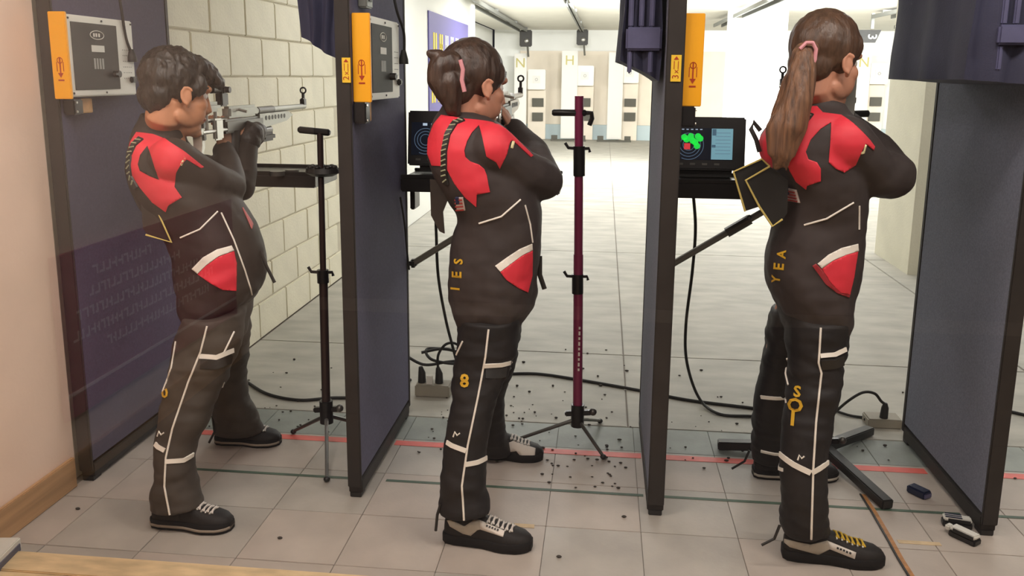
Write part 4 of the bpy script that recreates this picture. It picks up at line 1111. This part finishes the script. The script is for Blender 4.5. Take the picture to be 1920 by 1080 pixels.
SHB = (M_shoe,)
boy = dict(hw=.0065, hsc=52, label='person with short black hair in black and red jacket aiming a rifle, leftmost', root=(400, 930), Yc=2.70, ref=(370, 420), knee=(370, 700), tm=M_thazed, jm=M_jbrown, skin=M_skin_t, hair=M_hair_k,
    torso=[(208, 267, 245, 345, 2.69, .058), (228, 258, 262, 348, 2.69, .072), (250, 247, 284, 356, 2.69, .13), (290, 240, 316, 390, 2.70, .165), (325, 243, 336, 420, 2.70, .17), (360, 255, 366, 440, 2.70, .17), (395, 276, 398, 465, 2.71, .165), (430, 305, 432, 484, 2.71, .165), (470, 325, 470, 497, 2.71, .17), (515, 330, 515, 502, 2.71, .175), (555, 337, 550, 492, 2.71, .175), (590, 345, 577, 472, 2.71, .17), (610, 352, 606, 456, 2.71, .16)],
    arm_r=[(325, 300, 2.585, .072), (380, 333, 2.66, .066), (430, 350, 2.80, .058), (428, 312, 2.90, .048), (420, 282, 2.97, .038)],
    arm_l=[(385, 318, 2.88, .055), (450, 348, 3.00, .056), (458, 300, 3.06, .048), (462, 272, 3.10, .043)],
    leg_near=[(585, 345, 462, 2.63, .13), (640, 326, 455, 2.60, .11), (690, 317, 438, 2.56, .085), (740, 303, 414, 2.53, .08), (790, 296, 396, 2.49, .078), (835, 290, 372, 2.46, .072), (880, 287, 367, 2.43, .072), (918, 283, 374, 2.41, .074), (948, 281, 384, 2.395, .074)],
    leg_far=[(580, 385, 470, 2.80, .11), (640, 388, 470, 2.85, .085), (690, 395, 464, 2.89, .08), (740, 398, 466, 2.93, .075), (790, 400, 487, 2.97, .082), (808, 402, 500, 2.995, .078)],
    hip=[(560, 345, 555, 480, 2.71, .165), (640, 345, 640, 462, 2.71, .15)],
    t_seams=[[(388, 612), (376, 660), (352, 720), (325, 800), (314, 850), (312, 900), (323, 955)], [(330, 640), (322, 690), (304, 740)], [(440, 620), (420, 660)]],
    t_bands=[([(374, 668), (405, 670), (438, 656)], .015), ([(290, 822), (300, 832), (312, 838)], .014), ([(313, 857), (345, 856), (362, 848)], .014)],
    t_text=[('0', (311, 737), .042, 0)], t_logo=[(396, 686), (304, 810), (423, 722)], t_straps=[[(376, 682), (405, 684), (434, 672)]],
    patches=[('shoulder_panel', [(252, 242), (283, 245), (303, 252), (318, 265), (345, 282), (383, 310), (378, 313), (350, 298), (337, 312), (330, 325), (327, 350), (341, 370), (315, 386), (310, 398), (285, 380), (262, 352), (244, 325), (236, 290), (242, 262)], M_red),
        ('shoulder_patch', [(275, 271), (262, 290), (258, 308), (262, 320), (280, 330), (298, 337), (290, 318), (284, 298)], M_jbrown),
        ('pocket_trim', [(359, 505), (380, 483), (407, 468), (436, 461), (441, 471), (410, 481), (386, 498), (370, 514)], M_trim),
        ('hip_pocket', [(370, 515), (386, 499), (410, 482), (441, 472), (446, 495), (445, 548), (418, 545), (395, 532)], M_red),
        ('sleeve_tab', [(345, 293), (348, 295), (341, 311), (337, 310)], mat('tab_cream', (236, 226, 176), .6)),
        ('front_edge', [(462, 386), (470, 386), (484, 420), (480, 430)], mat('jacket_pink_red', (190, 96, 96), .6))],
    j_seams=[[(338, 446), (375, 430), (409, 396)], [(416, 398), (440, 450), (462, 510), (478, 560)]],
    lacing=[[(262, 257), (250, 270), (243, 290), (242, 310), (245, 330), (256, 352)]],
    flaps=[('back_flap', [(264, 376), (296, 394), (322, 454), (276, 440), (268, 428)], 2.55, M_jbrown, [(266, 374), (296, 396), (322, 454), (274, 440)])],
    straps=[([(488, 470), (500, 500), (515, 530)], 2.72, .006)], cords=[([(398, 780), (402, 810), (392, 830)], 2.94)],
    head=(331, 177, 2.69), hs=1.06, yaw=math.radians(54), pitch=math.radians(13), neck=(308, 236, 2.69),
    hair_balls=[((-.020, 0, .048), (.103, .086, .096)), ((-.064, 0, -.012), (.046, .066, .060)), ((.030, 0, .088), (.080, .070, .044)), ((.070, -.006, .080), (.052, .060, .036)), ((.100, -.012, .068), (.034, .048, .024)), ((.120, -.014, .058), (.016, .034, .014)), ((.032, -.068, .036), (.026, .016, .034)), ((.032, .068, .036), (.026, .016, .034))],
    hands=[((419, 284, 2.965), (-.05, .35, .9), (.2, .9, -.3), (-.95, .1, .1), .75), ((463, 275, 3.09), (-.2, .25, .9), (.0, .9, -.2), (-.9, 0, .2), .7)],
    glove=[(466, 262, 3.10, .046), (472, 252, 3.12, .046), (480, 248, 3.15, .040), (488, 244, 3.18, .026), (486, 252, 3.18, .026), (482, 260, 3.18, .026), (478, 268, 3.17, .024), (463, 240, 3.12, .028)],
    toe_dir=(1, -.05),
    shoes=[((G(291, 980), G(437, 992), SHB), dict(line=M_solegrey)), ((G(408, 828), G(527, 832), SHB), dict(line=M_solegrey))])
girl2 = dict(label='person with dark hair bun in black and red jacket, white and black shoes, centre', root=(930, 950), Yc=2.68, ref=(920, 430), knee=(905, 700), tm=M_tblack, jm=M_jblack, skin=M_skin_l, hair=M_hair_b,
    torso=[(194, 830, 213, 906, 2.67, .058), (207, 825, 222, 922, 2.67, .075), (230, 812, 240, 945, 2.67, .135), (265, 804, 272, 965, 2.68, .17), (300, 806, 306, 985, 2.68, .178), (335, 818, 338, 1000, 2.68, .175), (370, 841, 372, 1010, 2.68, .168), (405, 858, 408, 1016, 2.69, .165), (445, 850, 448, 1016, 2.69, .17), (490, 845, 490, 1011, 2.69, .18), (540, 845, 535, 1007, 2.69, .185), (580, 853, 572, 1000, 2.69, .182), (612, 866, 612, 972, 2.69, .17)],
    arm_r=[(925, 280, 2.56, .074), (975, 322, 2.63, .070), (1017, 336, 2.72, .067), (1000, 290, 2.86, .056), (965, 245, 2.97, .042)],
    arm_l=[(925, 265, 2.86, .065), (980, 345, 3.0, .056), (962, 290, 3.07, .048), (944, 258, 3.10, .043)],
    leg_near=[(590, 864, 978, 2.63, .13), (640, 858, 974, 2.60, .11), (690, 853, 958, 2.56, .085), (740, 846, 935, 2.53, .08), (790, 840, 922, 2.49, .078), (830, 833, 914, 2.47, .074), (880, 828, 911, 2.44, .074), (920, 826, 914, 2.42, .076), (956, 824, 921, 2.40, .074)],
    leg_far=[(580, 880, 978, 2.78, .11), (640, 884, 974, 2.84, .085), (690, 885, 966, 2.88, .08), (740, 886, 948, 2.92, .075), (790, 890, 946, 2.96, .075), (820, 895, 952, 2.98, .076), (846, 898, 964, 3.005, .074)],
    hip=[(560, 855, 555, 992, 2.69, .17), (640, 862, 640, 975, 2.69, .15)],
    t_seams=[[(916, 618), (910, 670), (897, 740), (878, 830), (868, 900), (873, 972)], [(868, 640), (856, 665)]],
    t_bands=[([(908, 686), (940, 684), (964, 678)], .013), ([(832, 820), (850, 830), (875, 839)], .014), ([(874, 863), (895, 860), (911, 855)], .014)],
    t_text=[('8', (872, 715), .055, 0)], t_logo=[(938, 701), (858, 811)], t_straps=[[(910, 700), (938, 700), (958, 694)]],
    patches=[('shoulder_panel', [(824, 209), (868, 218), (925, 222), (960, 248), (1003, 287), (998, 291), (962, 262), (957, 266), (950, 292), (937, 318), (930, 306), (918, 300), (912, 296), (905, 262), (898, 232), (885, 248), (876, 266), (871, 284), (873, 296), (882, 304), (898, 310), (908, 318), (913, 330), (916, 348), (919, 361), (894, 366), (893, 389), (872, 371), (852, 345), (838, 318), (826, 312), (808, 310), (798, 285), (798, 255), (810, 228)], M_red),
        ('pocket_trim', [(928, 498), (950, 483), (975, 467.5), (1000, 458), (1001, 470), (980, 479), (957, 495), (938, 509)], M_trim),
        ('hip_pocket', [(938, 510), (957, 496), (980, 480), (1001, 471), (1001, 520), (992, 551), (972, 540), (950, 525)], M_red),
        ('sleeve_tab', [(961, 264), (966, 264), (962, 279), (958, 278)], mat('tab_cream', (236, 226, 176), .6))],
    j_seams=[[(898, 419), (940, 406), (976, 374)], [(985, 384), (995, 420), (1000, 455)]],
    lacing=[[(868, 222), (852, 230), (840, 252), (834, 285), (834, 330), (838, 345)]],
    j_text=[('S', (861, 491), .038, PI/2), ('E', (858, 516), .042, PI/2), ('I', (855, 542), .040, PI/2)],
    flag=[(853, 371), (868, 371), (872, 395), (856, 396)],
    flaps=[('back_flap', [(806, 336), (846, 342), (842, 368), (830, 398), (833, 438), (824, 434), (808, 404)], 2.58, M_jbrown, [(812, 322), (824, 338), (829, 352)])],
    straps=[([(1012, 480), (1012, 515), (1021, 542)], 2.70, .008), ([(845, 345), (856, 370), (866, 400)], 2.56, .010)], cords=[([(826, 945), (820, 965), (817, 995)], 2.40)],
    head=(889, 163, 2.69), hs=1.05, yaw=math.radians(44), pitch=math.radians(10), neck=(868, 213, 2.68),
    hair_balls=[((-.018, 0, .044), (.103, .085, .097)), ((-.058, 0, -.012), (.050, .068, .062)), ((.016, -.058, .044), (.048, .022, .042)), ((.016, .058, .044), (.048, .022, .042)), ((-.09, .01, .045), (.04, .045, .045))],
    pony=[[(866, 130, 2.62, .040), (842, 120, 2.60, .042), (824, 130, 2.59, .036), (822, 150, 2.59, .036), (836, 175, 2.59, .034), (846, 205, 2.59, .020)], [(866, 150, 2.61, .034), (845, 155, 2.59, .040), (850, 190, 2.59, .030), (856, 212, 2.59, .016)], [(838, 110, 2.60, .026), (814, 103, 2.59, .016), (806, 100, 2.59, .010)]], ponym=M_hair_b,
    tie=[([(863, 112), (868, 130), (866, 150), (871, 172)], 2.545, .0065, M_pink)],
    hands=[((962, 246, 2.97), (-.45, .2, .85), (.3, .8, -.3), (-.7, .4, .1), .75), ((944, 260, 3.09), (-.2, .25, .9), (.0, .9, -.2), (-.9, 0, .2), .7)],
    glove=[(944, 250, 3.10, .044), (942, 243, 3.12, .044), (946, 238, 3.16, .034)],
    toe_dir=(1, -.08),
    shoes=[((G(836, 1008), G(998, 1029), SHB), dict(ref=(915, 1000, 2.37), marks=[((912+5*k, 985.5+2.1*k), (915+5*k, 986.8+2.1*k)) for k in range(5)], panels=[('side_panel', [(836, 975), (844, 974), (868, 986), (871, 986), (889, 974), (899, 974), (947, 995), (943, 1007), (900, 993), (895, 994), (882, 1005), (867, 1001), (842, 987)], M_shoegrey), ('name_panel', [(899, 975), (947, 995), (943, 1007), (900, 992)], M_shoewhite)])),
           ((G(898, 853), G(1019, 860), SHB), dict(ref=(970, 845, 2.97), panels=[('side_panel', [(915, 846), (962, 826), (1005, 840), (1003, 858), (978, 858), (968, 846), (940, 850)], M_shoewhite)]))])
girl3 = dict(label='person with long ponytail in black and red jacket and yellow laced shoes, rightmost', root=(1530, 960), Yc=2.68, ref=(1530, 430), knee=(1530, 700), tm=M_tblack, jm=M_jblack, skin=M_skin_l, hair=M_hair_l,
    torso=[(178, 1512, 194, 1584, 2.66, .058), (195, 1500, 207, 1592, 2.66, .075), (215, 1462, 225, 1605, 2.67, .135), (255, 1426, 265, 1618, 2.68, .172), (290, 1425, 303, 1625, 2.68, .182), (325, 1446, 338, 1626, 2.68, .178), (365, 1465, 372, 1625, 2.68, .168), (405, 1455, 409, 1622, 2.69, .165), (445, 1441, 448, 1620, 2.69, .17), (490, 1433, 490, 1614, 2.69, .18), (535, 1435, 538, 1607, 2.69, .185), (580, 1456, 578, 1598, 2.69, .184), (612, 1472, 611, 1588, 2.69, .172)],
    arm_r=[(1585, 268, 2.56, .078), (1635, 322, 2.62, .074), (1673, 331, 2.69, .070), (1645, 280, 2.84, .056), (1590, 232, 2.93, .042)],
    arm_l=[(1590, 250, 2.86, .065), (1615, 330, 3.0, .056), (1560, 270, 3.07, .048), (1522, 235, 3.11, .043)],
    leg_near=[(590, 1472, 1594, 2.63, .13), (640, 1471, 1588, 2.60, .11), (690, 1474, 1583, 2.57, .09), (740, 1472, 1573, 2.54, .085), (800, 1466, 1562, 2.50, .08), (860, 1462, 1553, 2.46, .076), (920, 1461, 1551, 2.43, .076), (970, 1461, 1555, 2.41, .082), (994, 1461, 1561, 2.39, .078)],
    leg_far=[(580, 1444, 1530, 2.78, .11), (650, 1432, 1500, 2.85, .085), (700, 1423, 1490, 2.89, .08), (750, 1413, 1480, 2.93, .078), (800, 1409, 1478, 2.97, .08), (860, 1408, 1482, 3.02, .078)],
    hip=[(560, 1448, 555, 1598, 2.69, .172), (640, 1472, 640, 1588, 2.69, .15)],
    t_seams=[[(1539, 615), (1535, 680), (1540, 700), (1530, 790), (1525, 870), (1521, 1010)], [(1475, 672), (1472, 700), (1478, 722)]],
    t_bands=[([(1538, 668), (1565, 665), (1585, 655)], .013), ([(1464, 850), (1490, 865), (1520, 879)], .016), ([(1522, 879), (1535, 872), (1551, 862)], .014), ([(1414, 750), (1445, 752), (1474, 752)], .012), ([(1411, 868), (1440, 874), (1470, 877)], .010)],
    t_text=[('S', (1496, 735), .045, 0), ('O', (1492, 760), .055, 0), ('I', (1488, 784), .060, 0)], t_logo=[(1568, 682), (1503, 853)], t_straps=[[(1540, 684), (1565, 682), (1580, 676)]],
    patches=[('shoulder_panel', [(1511, 193), (1532, 193), (1543, 208), (1578, 213), (1599, 232), (1631, 265), (1640, 276), (1638, 283), (1622, 272), (1615, 286), (1604, 311), (1583, 325), (1567, 318), (1554, 306), (1557, 263), (1558.5, 229), (1539, 242), (1520, 263), (1511, 286), (1516, 300), (1532, 306), (1539, 318), (1539, 341), (1513, 349), (1511, 356), (1492, 341), (1480, 320), (1475, 306), (1440, 312), (1418, 290), (1412, 255), (1432, 225), (1455, 205)], M_red),
        ('pocket_trim', [(1533, 494), (1553, 477.5), (1578, 465), (1610, 457.5), (1611, 471), (1587, 477.5), (1562, 488), (1541, 503)], M_trim),
        ('hip_pocket', [(1541, 504), (1562, 489), (1587, 478), (1610, 472), (1602, 520), (1594, 553), (1575, 548), (1558, 530)], M_red),
        ('pocket_edge', [(1523, 498), (1530, 494), (1541, 505), (1558, 531), (1576, 549), (1594, 554), (1593, 558), (1570, 549), (1548, 532), (1535, 514)], mat('pocket_dark_red', (150, 36, 44), .6)),
        ('sleeve_tab', [(1621, 273), (1624, 275), (1620, 290), (1614, 292), (1613, 289), (1618, 286)], mat('tab_cream', (236, 226, 176), .6))],
    j_seams=[[(1508, 422), (1550, 410), (1600, 380)], [(1611, 386), (1611, 430)]],
    lacing=[[(1520, 212), (1508, 228), (1492, 252), (1480, 280), (1474, 300)]],
    j_text=[('A', (1466, 478), .036, PI/2), ('E', (1461, 502), .042, PI/2), ('Y', (1455, 526), .036, PI/2)],
    flag=[(1462, 348), (1492, 356), (1499, 380), (1468, 374)],
    flaps=[('back_flap', [(1375, 322), (1428, 298), (1443, 312), (1400, 338), (1422, 388), (1397, 396)], 2.575, M_black, [(1397, 396), (1375, 322), (1428, 298), (1443, 312)]),
           ('back_flap', [(1398, 338), (1443, 312), (1478, 338), (1476, 400), (1467, 411), (1449, 425), (1425, 390)], 2.555, M_black, [(1443, 312), (1398, 338), (1424, 388), (1448, 424), (1467, 411)])],
    straps=[([(1426, 245), (1412, 228), (1408, 242), (1418, 262), (1424, 285)], 2.64, .007)], cords=[([(1462, 985), (1452, 1010), (1428, 1022)], 2.39), ([(1405, 845), (1396, 865), (1372, 879)], 3.0)],
    head=(1548, 118, 2.66), hs=1.08, yaw=math.radians(36), pitch=math.radians(10), neck=(1538, 196, 2.67),
    hair_balls=[((-.018, 0, .044), (.104, .086, .098)), ((-.056, 0, -.010), (.050, .068, .062)), ((.016, -.058, .046), (.048, .022, .042)), ((.016, .058, .046), (.048, .022, .042))],
    pony=[[(1518, 92, 2.56, .028), (1506, 104, 2.54, .034), (1503, 140, 2.525, .040), (1496, 190, 2.51, .042), (1480, 240, 2.50, .042), (1464, 285, 2.50, .030), (1456, 312, 2.50, .012)], [(1506, 130, 2.52, .03), (1508, 180, 2.505, .026), (1500, 235, 2.495, .022), (1484, 290, 2.495, .012)], [(1490, 150, 2.53, .03), (1472, 205, 2.52, .032), (1455, 245, 2.505, .028), (1450, 285, 2.50, .016), (1455, 300, 2.50, .006)], [(1500, 150, 2.52, .026), (1490, 230, 2.49, .024), (1478, 290, 2.485, .014), (1474, 318, 2.485, .005)]], ponym=M_pony,
    tie=[([(1500, 92), (1512, 80), (1524, 80), (1530, 92), (1528, 112), (1522, 124)], 2.515, .0055, M_pink)],
    hands=[((1588, 232, 2.93), (-.75, .3, .6), (.3, .8, -.3), (-.5, .5, .1), .75), ((1522, 238, 3.10), (-.2, .25, .9), (.0, .9, -.2), (-.9, 0, .2), .7)],
    glove=[(1520, 225, 3.11, .044), (1518, 218, 3.13, .040)],
    toe_dir=(1, -.08),
    shoes=[((G(1468, 1040), G(1657, 1057), SHB), dict(lace=M_laceY, ref=(1560, 1030, 2.35), marks=[((1569+6*k, 1026.5+2.4*k), (1572.5+6*k, 1028+2.4*k)) for k in range(5)], panels=[('side_panel', [(1465, 1009), (1518, 1021), (1551, 1013), (1607, 1036), (1604, 1049), (1556, 1030), (1534, 1041), (1478, 1026), (1465, 1016)], M_shoegrey), ('name_panel', [(1552, 1014), (1607, 1036), (1604, 1049), (1556, 1030)], M_shoewhite)])),
           ((G(1413, 890), G(1570, 897), SHB), dict(lace=M_laceY, line=M_shoegrey))])
import time
for cfg in (boy, girl2, girl3): person(cfg)
